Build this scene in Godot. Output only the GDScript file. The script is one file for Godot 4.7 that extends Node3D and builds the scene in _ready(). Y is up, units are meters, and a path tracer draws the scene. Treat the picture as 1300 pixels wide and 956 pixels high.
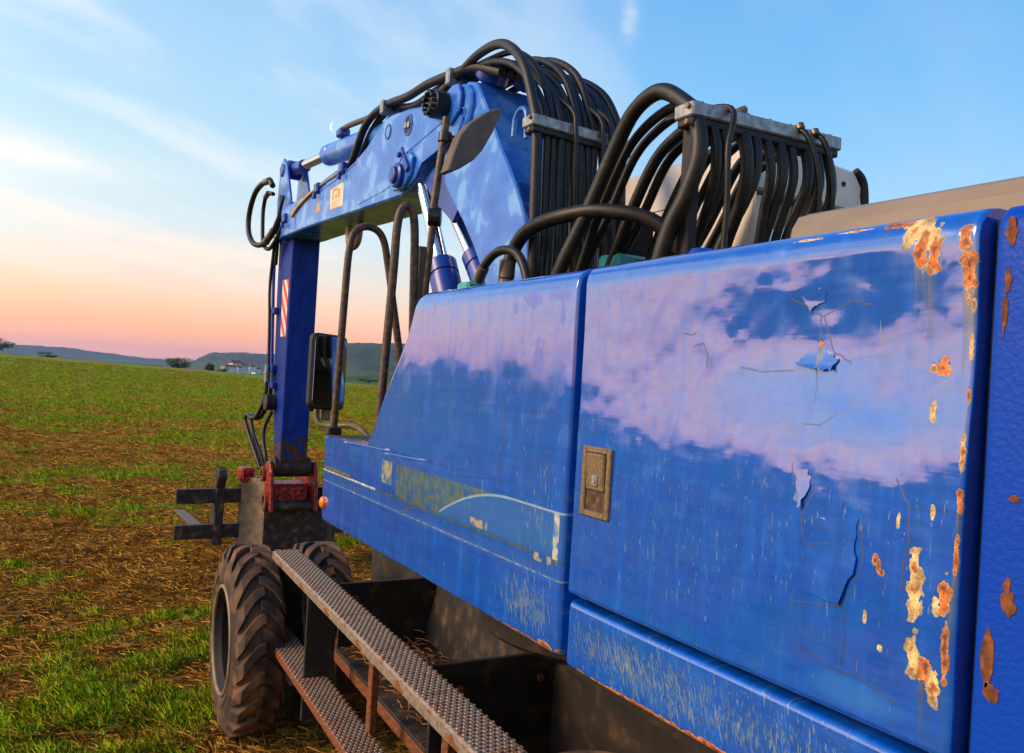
extends Node3D
# Axes: x = across the machine (to its right), y = up, -z = the way the machine faces. Points are written V(x, y, forward).

var rng := RandomNumberGenerator.new()
var M := {}
var machine: Node3D
var machine_at := Vector3(2.4, 0, -3.0)
var under := Transform3D()   # the undercarriage stands a little turned under the upper works


class Buf:
	var v := PackedVector3Array()
	var n := PackedVector3Array()
	var t := PackedVector2Array()
	var c := PackedColorArray()
	var i := PackedInt32Array()
	var colored := false
	var tint := Color.WHITE
	func vert(p: Vector3, nn: Vector3, uv := Vector2.ZERO) -> int:
		v.append(p); n.append(nn); t.append(uv); c.append(tint)
		return v.size() - 1
	func tri(a: int, b: int, d: int) -> void:   # wound to match the normals
		var g := (v[b] - v[a]).cross(v[d] - v[a])
		if g.dot(n[a] + n[b] + n[d]) > 0.0:
			i.append(a); i.append(d); i.append(b)
		else:
			i.append(a); i.append(b); i.append(d)
	func uv_for(p: Vector3, nn: Vector3) -> Vector2:
		var a := nn.abs()
		if a.x >= a.y and a.x >= a.z: return Vector2(-p.z, p.y)
		if a.y >= a.z: return Vector2(p.x, -p.z)
		return Vector2(p.x, p.y)
	func poly(ps: Array, nn: Vector3) -> void:   # flat convex face
		var first := v.size()
		for p: Vector3 in ps: vert(p, nn, uv_for(p, nn))
		for k in range(1, ps.size() - 1): tri(first, first + k, first + k + 1)
	func face(ps: Array, inside: Vector3) -> void:   # flat face turned away from a point inside
		var nn: Vector3 = (ps[1] - ps[0]).cross(ps[2] - ps[0])
		if nn.length() < 1e-12: return
		nn = nn.normalized()
		if nn.dot(ps[0] - inside) < 0.0: nn = -nn
		poly(ps, nn)
	func mesh() -> ArrayMesh:
		var a := []
		a.resize(Mesh.ARRAY_MAX)
		a[Mesh.ARRAY_VERTEX] = v; a[Mesh.ARRAY_NORMAL] = n; a[Mesh.ARRAY_TEX_UV] = t; a[Mesh.ARRAY_INDEX] = i
		if colored: a[Mesh.ARRAY_COLOR] = c
		var m := ArrayMesh.new()
		m.add_surface_from_arrays(Mesh.PRIMITIVE_TRIANGLES, a)
		return m


func V(x: float, y: float, f: float) -> Vector3:
	return Vector3(x, y, -f)

# ------------------------------------------------------------------ shapes
func box(b: Buf, mid: Vector3, size: Vector3, bevel := 0.008, turn := Basis()) -> void:
	var h := size * 0.5
	var e: float = minf(bevel, minf(h.x, minf(h.y, h.z)) * 0.9)
	var corner := func(sx: float, sy: float, sz: float, ax: int) -> Vector3:
		var p := Vector3(sx * (h.x - e), sy * (h.y - e), sz * (h.z - e))
		if ax == 0: p.x = sx * h.x
		elif ax == 1: p.y = sy * h.y
		else: p.z = sz * h.z
		return mid + turn * p
	for s: float in [-1.0, 1.0]:
		b.face([corner.call(s, -1.0, -1.0, 0), corner.call(s, 1.0, -1.0, 0), corner.call(s, 1.0, 1.0, 0), corner.call(s, -1.0, 1.0, 0)], mid)
		b.face([corner.call(-1.0, s, -1.0, 1), corner.call(1.0, s, -1.0, 1), corner.call(1.0, s, 1.0, 1), corner.call(-1.0, s, 1.0, 1)], mid)
		b.face([corner.call(-1.0, -1.0, s, 2), corner.call(1.0, -1.0, s, 2), corner.call(1.0, 1.0, s, 2), corner.call(-1.0, 1.0, s, 2)], mid)
		for r: float in [-1.0, 1.0]:
			b.face([corner.call(s, r, -1.0, 0), corner.call(s, r, 1.0, 0), corner.call(s, r, 1.0, 1), corner.call(s, r, -1.0, 1)], mid)
			b.face([corner.call(s, -1.0, r, 0), corner.call(s, 1.0, r, 0), corner.call(s, 1.0, r, 2), corner.call(s, -1.0, r, 2)], mid)
			b.face([corner.call(-1.0, s, r, 1), corner.call(1.0, s, r, 1), corner.call(1.0, s, r, 2), corner.call(-1.0, s, r, 2)], mid)
			for q: float in [-1.0, 1.0]:
				b.face([corner.call(s, r, q, 0), corner.call(s, r, q, 1), corner.call(s, r, q, 2)], mid)


# A plate: the outline (2D, in the plane of u and w) swept along d from t0 to t1, its rims chamfered.
func plate(b: Buf, outline: Array, o: Vector3, u: Vector3, w: Vector3, d: Vector3, t0: float, t1: float, bevel := 0.006) -> void:
	var q := PackedVector2Array(outline)
	if Geometry2D.is_polygon_clockwise(q): q.reverse()
	var k := q.size()
	var inner := PackedVector2Array()
	for a in k:
		var e0 := (q[a] - q[(a + k - 1) % k]).normalized()
		var e1 := (q[(a + 1) % k] - q[a]).normalized()
		var n0 := Vector2(-e0.y, e0.x)
		var n1 := Vector2(-e1.y, e1.x)
		var m := (n0 + n1)
		m = m / maxf(m.length_squared() * 0.5, 0.35)
		inner.append(q[a] + m * bevel)
	var at := func(p: Vector2, t: float) -> Vector3: return o + u * p.x + w * p.y + d * t
	var tris := Geometry2D.triangulate_polygon(inner)
	if tris.is_empty(): tris = Geometry2D.triangulate_polygon(q)
	for side in 2:
		var t: float = t1 if side else t0
		var nn: Vector3 = d if side else -d
		var first := b.v.size()
		for p in inner:
			var at3: Vector3 = at.call(p, t)
			b.vert(at3, nn, b.uv_for(at3, nn))
		for x in range(0, tris.size(), 3): b.tri(first + tris[x], first + tris[x + 1], first + tris[x + 2])
	var s := 1.0 if t1 > t0 else -1.0
	for a in k:
		var c := (a + 1) % k
		var e := (q[c] - q[a]).normalized()
		var out: Vector3 = (u * e.y - w * e.x).normalized()
		var qa: Vector3 = at.call(q[a], t0 + s * bevel)
		var qc: Vector3 = at.call(q[c], t0 + s * bevel)
		var ra: Vector3 = at.call(q[a], t1 - s * bevel)
		var rc: Vector3 = at.call(q[c], t1 - s * bevel)
		b.poly([qa, qc, rc, ra], out)
		b.poly([at.call(inner[a], t0), at.call(inner[c], t0), qc, qa], (out - d * s).normalized())
		b.poly([at.call(inner[a], t1), at.call(inner[c], t1), rc, ra], (out + d * s).normalized())


func side_plate(b: Buf, outline: Array, x0: float, x1: float, bevel := 0.006) -> void:   # outline in (forward, height)
	plate(b, outline, Vector3.ZERO, Vector3(0, 0, -1), Vector3.UP, Vector3.RIGHT, x0, x1, bevel)


func cross_plate(b: Buf, outline: Array, f0: float, f1: float, bevel := 0.006) -> void:   # outline in (across, height)
	plate(b, outline, Vector3.ZERO, Vector3.RIGHT, Vector3.UP, Vector3(0, 0, -1), f0, f1, bevel)


func smooth_path(ps: Array, steps := 6) -> Array:
	var out := []
	var k := ps.size()
	for a in k - 1:
		var p0: Vector3 = ps[maxi(a - 1, 0)]
		var p1: Vector3 = ps[a]
		var p2: Vector3 = ps[a + 1]
		var p3: Vector3 = ps[mini(a + 2, k - 1)]
		for s in steps:
			var t := float(s) / steps
			out.append(0.5 * (2.0 * p1 + (p2 - p0) * t + (2.0 * p0 - 5.0 * p1 + 4.0 * p2 - p3) * t * t + (3.0 * p1 - p0 - 3.0 * p2 + p3) * t * t * t))
	out.append(ps[k - 1])
	return out


func tube(b: Buf, path: Array, r: float, sides := 12, ribs := 0.0) -> void:
	var up := Vector3.UP
	var rings := []
	var along := 0.0
	for a in path.size():
		var d: Vector3 = (path[mini(a + 1, path.size() - 1)] - path[maxi(a - 1, 0)]).normalized()
		if a == 0 and absf(d.dot(up)) > 0.9: up = Vector3.RIGHT
		up = (up - d * up.dot(d)).normalized()
		var w := d.cross(up)
		if a: along += (path[a] as Vector3).distance_to(path[a - 1])
		var ring := []
		var rr := r * (1.0 + (ribs if a % 2 else -ribs))
		for s in sides + 1:
			var g := TAU * s / sides
			var nn := up * cos(g) + w * sin(g)
			ring.append(b.vert(path[a] + nn * rr, nn, Vector2(float(s) / sides, along)))
		rings.append(ring)
		if a:
			for s in sides:
				var p: Array = rings[a - 1]
				b.tri(p[s], p[s + 1], ring[s]); b.tri(p[s + 1], ring[s + 1], ring[s])
	for e in 2:
		var at: Vector3 = path[0] if e == 0 else path[path.size() - 1]
		var nxt: Vector3 = path[1] if e == 0 else path[path.size() - 2]
		var nn := (at - nxt).normalized()
		var mid := b.vert(at, nn)
		var ring: Array = rings[0] if e == 0 else rings[rings.size() - 1]
		for s in sides:
			b.tri(mid, b.vert(b.v[ring[s]], nn), b.vert(b.v[ring[s + 1]], nn))


# A profile of (radius, distance along the axis), turned about the axis from o along d.
func lathe(b: Buf, profile: Array, o: Vector3, d: Vector3, sides := 32, soft := false) -> void:
	d = d.normalized()
	var up := Vector3.UP if absf(d.y) < 0.9 else Vector3.RIGHT
	up = (up - d * up.dot(d)).normalized()
	var w := d.cross(up)
	var k := profile.size()
	for a in k - 1:
		var p: Vector2 = profile[a]
		var q: Vector2 = profile[a + 1]
		if p.distance_to(q) < 1e-6: continue
		var e := (q - p).normalized()
		var na := Vector2(e.y, -e.x)
		var nb := na
		if soft:
			if a > 0: na = (na + _perp(profile[a - 1], p)).normalized()
			if a < k - 2: nb = (nb + _perp(q, profile[a + 2])).normalized()
		var last0 := -1
		var last1 := -1
		for s in sides + 1:
			var g := TAU * s / sides
			var out := up * cos(g) + w * sin(g)
			var i0 := b.vert(o + d * p.y + out * p.x, out * na.x + d * na.y, Vector2(float(s) / sides, p.y))
			var i1 := b.vert(o + d * q.y + out * q.x, out * nb.x + d * nb.y, Vector2(float(s) / sides, q.y))
			if s:
				if p.x > 1e-6: b.tri(last0, i0, i1)
				if q.x > 1e-6: b.tri(last0, i1, last1)
			last0 = i0; last1 = i1


func _perp(p: Vector2, q: Vector2) -> Vector2:
	var e := (q - p).normalized()
	return Vector2(e.y, -e.x)


func rod(b: Buf, p: Vector3, q: Vector3, r: float, sides := 20, bevel := 0.004) -> void:
	var l := p.distance_to(q)
	lathe(b, [Vector2(0, 0), Vector2(r - bevel, 0), Vector2(r, bevel), Vector2(r, l - bevel), Vector2(r - bevel, l), Vector2(0, l)], p, q - p, sides)


func bolt(b: Buf, at: Vector3, d: Vector3, r := 0.012, h := 0.01) -> void:
	lathe(b, [Vector2(0, -0.002), Vector2(r, -0.002), Vector2(r, h * 0.8), Vector2(r * 0.85, h), Vector2(0, h)], at, d, 6)

# ------------------------------------------------------------------ nodes
func put(called: String, b: Buf, m: Material, parent: Node3D, shift := Transform3D()) -> MeshInstance3D:
	var o := MeshInstance3D.new()
	o.name = called
	o.mesh = b.mesh()
	o.material_override = m
	o.cast_shadow = GeometryInstance3D.SHADOW_CASTING_SETTING_ON
	parent.add_child(o, true)
	if parent == machine: o.transform = Transform3D(Basis(), -machine_at) * shift
	else: o.transform = shift
	return o


func thing(called: String, label: String, category: String, at: Vector3, group := "") -> Node3D:
	var o := Node3D.new()
	o.name = called
	add_child(o, true)
	o.position = at
	o.set_meta("label", label)
	o.set_meta("category", category)
	if group: o.set_meta("group", group)
	return o


func setting(o: Node3D, label: String, kind := "structure") -> void:
	o.set_meta("kind", kind)
	o.set_meta("label", label)


# ------------------------------------------------------------------ materials
func rgb(r: float, g: float, b: float) -> Color:
	return Color(r / 255.0, g / 255.0, b / 255.0)


func ramp(stops: Array) -> Gradient:
	var g := Gradient.new()
	var offs := PackedFloat32Array()
	var cols := PackedColorArray()
	for s: Array in stops:
		offs.append(s[0]); cols.append(s[1])
	g.offsets = offs
	g.colors = cols
	return g


func noise_tex(freq: float, stops: Array, seed_ := 1, size := 512, octaves := 5, kind := FastNoiseLite.TYPE_SIMPLEX_SMOOTH) -> NoiseTexture2D:
	var f := FastNoiseLite.new()
	f.seed = seed_
	f.noise_type = kind
	f.frequency = freq
	f.fractal_octaves = octaves
	var t := NoiseTexture2D.new()
	t.width = size; t.height = size
	t.seamless = true
	t.noise = f
	t.color_ramp = ramp(stops)
	return t


func surface(color: Color, rough: float, metal := 0.0, tex: Texture2D = null, scale := 1.0) -> StandardMaterial3D:
	var m := StandardMaterial3D.new()
	m.albedo_color = color
	m.roughness = rough
	m.metallic = metal
	if tex:
		m.albedo_texture = tex
		m.uv1_triplanar = true
		m.uv1_world_triplanar = true
		m.uv1_scale = Vector3.ONE * scale
	return m


func paint_finish(m: StandardMaterial3D, coat := 1.0, coat_rough := 0.1) -> void:
	m.metallic_specular = 0.5
	m.clearcoat_enabled = true
	m.clearcoat = coat
	m.clearcoat_roughness = coat_rough


func make_materials() -> void:
	var blue_stops := [[0.0, rgb(20, 88, 196)], [0.35, rgb(36, 106, 212)], [0.55, rgb(46, 116, 218)], [0.66, rgb(66, 134, 226)], [0.70, rgb(96, 156, 232)], [1.0, rgb(112, 168, 236)]]
	M.boom = surface(Color.WHITE, 0.42, 0.0, noise_tex(0.006, blue_stops, 4, 1024, 6), 0.55)
	M.boom.roughness_texture = noise_tex(0.01, [[0.0, Color(0.5, 0.5, 0.5)], [1.0, Color(1, 1, 1)]], 9)
	paint_finish(M.boom, 0.25, 0.22)
	M.deep_blue = surface(Color.WHITE, 0.4, 0.0, noise_tex(0.008, [[0.0, rgb(6, 40, 124)], [0.6, rgb(8, 58, 160)], [0.8, rgb(14, 74, 178)], [1.0, rgb(44, 100, 190)]], 12, 512, 6), 0.8)
	paint_finish(M.deep_blue, 0.2, 0.2)
	M.wrinkle = surface(rgb(6, 66, 180), 0.42)
	M.wrinkle.metallic_specular = 0.3
	M.wrinkle.uv1_triplanar = true
	M.wrinkle.uv1_world_triplanar = true
	M.wrinkle.uv1_scale = Vector3.ONE * 4.0
	M.wrinkle.heightmap_enabled = true
	M.wrinkle.heightmap_scale = 0.07
	M.wrinkle.heightmap_texture = noise_tex(0.035, [[0.0, Color.BLACK], [1.0, Color.WHITE]], 31, 512, 3)
	M.hose = surface(Color.WHITE, 0.5, 0.0, noise_tex(0.012, [[0.0, rgb(12, 11, 9)], [0.5, rgb(20, 17, 13)], [0.72, rgb(36, 28, 19)], [1.0, rgb(78, 58, 36)]], 5), 2.6)
	M.thin_hose = surface(Color.WHITE, 0.5, 0.0, noise_tex(0.02, [[0.0, rgb(12, 11, 10)], [0.6, rgb(26, 22, 17)], [1.0, rgb(80, 62, 40)]], 6), 3.0)
	M.galvanised = surface(Color.WHITE, 0.45, 0.55, noise_tex(0.02, [[0.0, rgb(120, 118, 116)], [0.6, rgb(158, 158, 160)], [1.0, rgb(190, 188, 186)]], 7), 2.0)
	M.bolt = surface(rgb(120, 105, 90), 0.45, 0.7)
	M.chrome = surface(rgb(225, 222, 220), 0.12, 1.0)
	M.steel = surface(rgb(120, 108, 96), 0.4, 0.8)
	M.grease = surface(Color.WHITE, 0.35, 0.1, noise_tex(0.05, [[0.0, rgb(10, 9, 10)], [0.6, rgb(36, 30, 30)], [1.0, rgb(92, 72, 62)]], 8), 6.0)
	M.tan = surface(Color.WHITE, 0.55, 0.0, noise_tex(0.01, [[0.0, rgb(126, 112, 96)], [1.0, rgb(146, 130, 110)]], 10), 1.0)
	M.cab = surface(Color.WHITE, 0.42, 0.0, noise_tex(0.01, [[0.0, rgb(212, 200, 188)], [1.0, rgb(232, 224, 214)]], 11), 1.0)
	M.rubber_seal = surface(rgb(26, 24, 22), 0.6)
	M.dark = surface(Color.WHITE, 0.7, 0.0, noise_tex(0.012, [[0.0, rgb(26, 22, 20)], [0.6, rgb(40, 33, 28)], [0.8, rgb(66, 50, 36)], [1.0, rgb(104, 70, 40)]], 14), 1.2)
	M.black = surface(rgb(18, 18, 20), 0.6)
	M.rail = surface(Color.WHITE, 0.5, 0.1, noise_tex(0.02, [[0.0, rgb(44, 34, 28)], [0.5, rgb(84, 62, 48)], [0.75, rgb(116, 84, 62)], [1.0, rgb(150, 104, 66)]], 15), 2.5)
	M.leaf = surface(Color.WHITE, 0.6, 0.0, noise_tex(0.01, [[0.0, rgb(86, 74, 66)], [1.0, rgb(118, 98, 82)]], 16), 2.0)
	M.mirror = surface(rgb(196, 202, 206), 0.04, 1.0)
	M.glass = StandardMaterial3D.new()
	M.glass.albedo_color = Color(0.25, 0.4, 0.42, 0.35)
	M.glass.transparency = BaseMaterial3D.TRANSPARENCY_ALPHA
	M.glass.roughness = 0.03
	M.smoked = surface(rgb(20, 22, 26), 0.06)
	M.teal = surface(rgb(60, 172, 168), 0.4)
	M.tyre = surface(Color.WHITE, 0.8, 0.0, noise_tex(0.008, [[0.0, rgb(38, 31, 26)], [0.45, rgb(60, 47, 36)], [0.66, rgb(104, 74, 46)], [1.0, rgb(156, 100, 54)]], 17), 1.3)
	M.rim = surface(Color.WHITE, 0.7, 0.1, noise_tex(0.012, [[0.0, rgb(14, 12, 11)], [0.6, rgb(24, 19, 16)], [0.85, rgb(48, 32, 22)], [1.0, rgb(84, 54, 32)]], 18), 2.0)
	M.step = surface(Color.WHITE, 0.5, 0.3, noise_tex(0.012, [[0.0, rgb(116, 104, 94)], [0.5, rgb(162, 148, 134)], [0.62, rgb(150, 120, 92)], [0.78, rgb(134, 84, 48)], [1.0, rgb(150, 84, 40)]], 19), 2.2)
	M.rust = surface(Color.WHITE, 0.8, 0.0, noise_tex(0.03, [[0.0, rgb(62, 36, 20)], [0.5, rgb(118, 64, 28)], [1.0, rgb(166, 96, 42)]], 20), 3.0)
	M.fork = surface(Color.WHITE, 0.6, 0.2, noise_tex(0.012, [[0.0, rgb(30, 28, 28)], [0.5, rgb(46, 42, 40)], [0.75, rgb(82, 68, 54)], [1.0, rgb(130, 104, 74)]], 21), 1.3)
	M.worn = surface(Color.WHITE, 0.55, 0.2, noise_tex(0.012, [[0.0, rgb(90, 80, 66)], [0.5, rgb(134, 116, 90)], [1.0, rgb(170, 146, 108)]], 22), 1.6)
	M.red = surface(Color.WHITE, 0.5, 0.0, noise_tex(0.015, [[0.0, rgb(44, 24, 20)], [0.46, rgb(92, 26, 20)], [0.58, rgb(188, 34, 24)], [0.85, rgb(206, 48, 32)], [1.0, rgb(150, 84, 60)]], 23), 2.4)
	M.brass = surface(Color.WHITE, 0.5, 0.4, noise_tex(0.02, [[0.0, rgb(98, 82, 60)], [0.6, rgb(140, 120, 90)], [1.0, rgb(168, 132, 84)]], 24), 6.0)
	M.amber = surface(rgb(255, 128, 20), 0.25)
	M.amber.metallic_specular = 0.6
	M.yellow = surface(rgb(230, 176, 40), 0.5)
	M.flake = surface(rgb(24, 84, 178), 0.3)
	paint_finish(M.flake, 0.6, 0.1)


# ------------------------------------------------------------------ sky
func make_sky() -> PanoramaSkyMaterial:
	var w := 1536
	var h := 768
	var left := ramp([[0.0, rgb(236, 172, 160)], [0.010, rgb(246, 168, 146)], [0.024, rgb(255, 182, 138)], [0.044, rgb(252, 204, 168)], [0.068, rgb(236, 222, 206)], [0.10, rgb(212, 226, 230)], [0.135, rgb(198, 224, 232)], [0.18, rgb(178, 214, 236)], [0.24, rgb(164, 204, 236)], [0.4, rgb(100, 150, 206)], [1.0, rgb(58, 100, 164)]])
	var right := ramp([[0.0, rgb(232, 176, 176)], [0.02, rgb(248, 194, 170)], [0.05, rgb(240, 218, 204)], [0.09, rgb(200, 222, 236)], [0.13, rgb(166, 210, 242)], [0.18, rgb(140, 196, 240)], [0.23, rgb(120, 184, 236)], [0.3, rgb(106, 170, 228)], [0.5, rgb(76, 128, 198)], [1.0, rgb(54, 98, 168)]])
	var f := FastNoiseLite.new()
	f.seed = 7; f.frequency = 1.0; f.fractal_octaves = 5; f.fractal_gain = 0.55
	var f2 := FastNoiseLite.new()
	f2.seed = 19; f2.frequency = 1.0; f2.fractal_octaves = 4
	# long low clouds: azimuth, elevation, half width, half height, strength
	var bars := [[-2.5, 12.0, 4.5, 0.55, 0.9], [-3.0, 9.2, 3.4, 0.45, 0.9], [1.5, 8.1, 2.4, 0.35, 0.9], [6.0, 6.6, 4.5, 0.40, 0.8], [10.0, 7.3, 6.0, 0.55, 0.9], [12.0, 5.4, 3.6, 0.3, 0.45], [14.5, 7.9, 3.0, 0.4, 0.5], [37.4, 24.4, 0.5, 1.2, 0.36],
		[-30.0, 9.0, 12.0, 0.9, 0.8], [-48.0, 6.0, 14.0, 0.8, 0.8], [-22.0, 14.0, 9.0, 0.8, 0.6], [-75.0, 10.0, 16.0, 1.0, 0.8], [-110.0, 8.0, 14.0, 0.9, 0.7], [95.0, 9.0, 12.0, 0.8, 0.5], [140.0, 11.0, 15.0, 1.0, 0.5], [-150.0, 9.0, 12.0, 0.9, 0.6]]
	var data := PackedFloat32Array()
	data.resize(w * h * 3)
	for y in h:
		var el := PI * 0.5 - (y + 0.5) / h * PI
		var deg := rad_to_deg(el)
		var k := y * w * 3
		if el < -0.02:
			for x in w:
				data[k] = 0.09; data[k + 1] = 0.075; data[k + 2] = 0.03
				k += 3
			continue
		var s := clampf(deg / 90.0, 0.0, 1.0)
		var ca := left.sample(s).srgb_to_linear()
		var cb := right.sample(s).srgb_to_linear()
		var low := exp(-maxf(deg, 0.0) / 11.0)
		var dy := maxf(sin(el), 0.0)
		for x in w:
			var az := wrapf((x + 0.5) / w * 360.0, -180.0, 180.0)   # the panorama begins straight ahead
			var u := absf(wrapf(az + 65.0, -180.0, 180.0))
			var c := ca.lerp(cb, smoothstep(58.0, 118.0, u))
			var glow := 1.7 * exp(-u * u / 1500.0)
			c = c * (1.0 + glow * 0.4) + Color(1.25, 0.88, 0.56) * (glow * low)
			if deg < 60.0:
				var r := deg_to_rad(az)
				var px := sin(r) / (dy + 0.10)
				var pz := cos(r) / (dy + 0.10)
				var a := px * 0.86 + pz * 0.5
				var b := -px * 0.5 + pz * 0.86
				var n := f.get_noise_2d(a * 0.55 + 3.0, b * 1.35) * 0.5 + 0.5
				var veil := smoothstep(0.38, 0.74, n) * 0.5 * smoothstep(2.5, 11.0, deg) * (1.0 - smoothstep(35.0, 60.0, deg)) * lerpf(1.0, 0.12, smoothstep(78.0, 116.0, u))
				c = c.lerp(Color(0.86, 0.87, 0.88) * (1.0 + glow * 0.5), veil)
				for q: Array in bars:
					var da: float = absf(wrapf(az - q[0], -180.0, 180.0)) / q[2]
					if da < 2.2:
						var tilt: float = deg - q[1] + (az - q[0]) * 0.10
						var de: float = tilt / q[3]
						if absf(de) < 3.0:
							var e := f2.get_noise_2d(az * 0.55, deg * 2.4) * 1.1
							var m: float = exp(-da * da - de * de + e) * q[4]
							c = c.lerp(Color(1.0, 0.80, 0.66).lerp(Color(0.97, 0.90, 0.86), clampf((deg - 6.0) / 6.0, 0.0, 1.0)) * (1.0 + glow * 0.5), clampf(m, 0.0, 0.8))
			data[k] = c.r; data[k + 1] = c.g; data[k + 2] = c.b
			k += 3
	var im := Image.create_from_data(w, h, false, Image.FORMAT_RGBF, data.to_byte_array())
	var sky := PanoramaSkyMaterial.new()
	sky.panorama = ImageTexture.create_from_image(im)
	return sky


# ------------------------------------------------------------------ ground
var fn := FastNoiseLite.new()
var fine := FastNoiseLite.new()

func ground_height(x: float, f: float) -> float:
	var r := Vector2(x, f).length()
	var h := 0.0
	if r < 90.0:
		var k := 1.0 - smoothstep(30.0, 90.0, r)
		h += (fine.get_noise_2d(x * 0.5, f * 0.5) * 0.07 + fine.get_noise_2d(x * 2.2, f * 2.2) * 0.05 * (1.0 - smoothstep(8.0, 30.0, r))) * k
	h += fn.get_noise_2d(x * 0.012, f * 0.012) * 0.35 * smoothstep(15.0, 120.0, r)
	h += (1.3 - 2.9 * clampf((rad_to_deg(atan2(x, maxf(f, 0.1))) + 1.7) / 20.3, -0.4, 1.6)) * smoothstep(60.0, 262.0, r) * float(f > 0.0)
	# the field ends at a brow; beyond it the valley lies lower and climbs again to the right
	h -= 24.0 * smoothstep(262.0, 560.0, r)
	h += 28.0 * smoothstep(620.0, 1500.0, r) * smoothstep(0.22, 0.44, x / maxf(f, 1.0)) * float(f > 0.0)
	return h


# how green (0 = straw and soil, 1 = grass) the field is
func green_at(x: float, f: float) -> float:
	var r := Vector2(x, f).length()
	var n := fn.get_noise_2d(x * 0.10 + 40.0, f * 0.22) * 0.75 + fn.get_noise_2d(x * 0.42, f * 0.55 + 9.0) * 0.6 + fine.get_noise_2d(x * 1.1, f * 1.3) * 0.7
	var far := smoothstep(15.0, 34.0, r)
	var band := 0.10 * exp(-pow((r - 5.0) / 2.6, 2.0))
	return clampf(0.5 + n * 1.5 + far * 0.34 - (1.0 - far) * 0.17 - 0.20 * (1.0 - smoothstep(4.0, 9.0, r)) + band, 0.0, 1.0)


func axis(start: float, step: float, near: float, end: float, grow: float) -> Array:
	var out := [start]
	var s := step
	var p := start
	while p < end:
		if p - start > near: s *= grow
		p += s
		out.append(p)
	return out


func make_ground() -> void:
	fn.seed = 3; fn.frequency = 1.0; fn.fractal_octaves = 4
	fine.seed = 11; fine.frequency = 1.0; fine.fractal_octaves = 4
	var xs := axis(-1.5, 0.11, 5.5, 5000.0, 1.075)
	var back := axis(1.5, 0.11, 5.0, 5000.0, 1.075)
	var all_x := []
	for k in range(back.size() - 1, 0, -1): all_x.append(-back[k])
	all_x.append_array(xs)
	var fs := axis(2.0, 0.10, 10.0, 6500.0, 1.055)
	var all_f := []
	var bk := axis(-1.9, 0.25, 3.0, 400.0, 1.25)
	for k in range(bk.size() - 1, 0, -1): all_f.append(-bk[k] - 3.8 if false else -bk[k])
	all_f.sort()
	var clean := []
	for v: float in all_f:
		if v < 1.9: clean.append(v)
	clean.append_array(fs)
	var b := Buf.new()
	b.colored = true
	var nx := all_x.size()
	var grass := Color(0.30, 0.46, 0.012)
	var lush := Color(0.15, 0.44, 0.012)
	var dry := Color(0.66, 0.36, 0.03)
	var soil := Color(0.31, 0.125, 0.018)
	for f: float in clean:
		for x: float in all_x:
			var r := Vector2(x, f).length()
			var g := green_at(x, f)
			var d := clampf(0.5 + fn.get_noise_2d(x * 0.3 + 70.0, f * 0.5) * 1.2 + fine.get_noise_2d(x * 1.6, f * 1.6) * 0.5, 0.0, 1.0)
			var c := soil.lerp(dry, d * 0.75)
			var gg := grass.lerp(lush, clampf(0.5 + fn.get_noise_2d(x * 0.05, f * 0.12) * 1.5, 0.0, 1.0)).lerp(dry, 0.5 * clampf(0.25 + fn.get_noise_2d(x * 0.09 - 30.0, f * 0.3) * 1.6, 0.0, 1.0))
			c = c.lerp(gg, smoothstep(0.35, 0.75, g))
			if r > 240.0 and r < 330.0: c = c.lerp(dry, 0.6 * smoothstep(248.0, 268.0, r))
			if r > 330.0:
				var q := fn.get_noise_2d(x * 0.004, f * 0.004 + 5.0)
				c = Color(0.06, 0.13, 0.02) if q < 0.0 else Color(0.11, 0.20, 0.03)
			b.tint = c
			var e := 0.04 + r * 0.004
			var hx := ground_height(x + e, f) - ground_height(x - e, f)
			var hf := ground_height(x, f + e) - ground_height(x, f - e)
			b.vert(V(x, ground_height(x, f), f), Vector3(-hx, 2.0 * e, hf).normalized(), Vector2(x, f))
	for a in clean.size() - 1:
		for c in nx - 1:
			var i0 := a * nx + c
			b.tri(i0, i0 + 1, i0 + nx); b.tri(i0 + 1, i0 + nx + 1, i0 + nx)
	var m := surface(Color.WHITE, 0.95, 0.0, noise_tex(0.05, [[0.0, Color(0.45, 0.45, 0.45)], [0.5, Color(0.8, 0.8, 0.8)], [1.0, Color(1, 1, 1)]], 41, 1024, 5), 0.6)
	m.vertex_color_use_as_albedo = true
	m.metallic_specular = 0.15
	var o := put("field", b, m, self)
	setting(o, "stubble field of straw, soil and green regrowth running to the hills")


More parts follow.
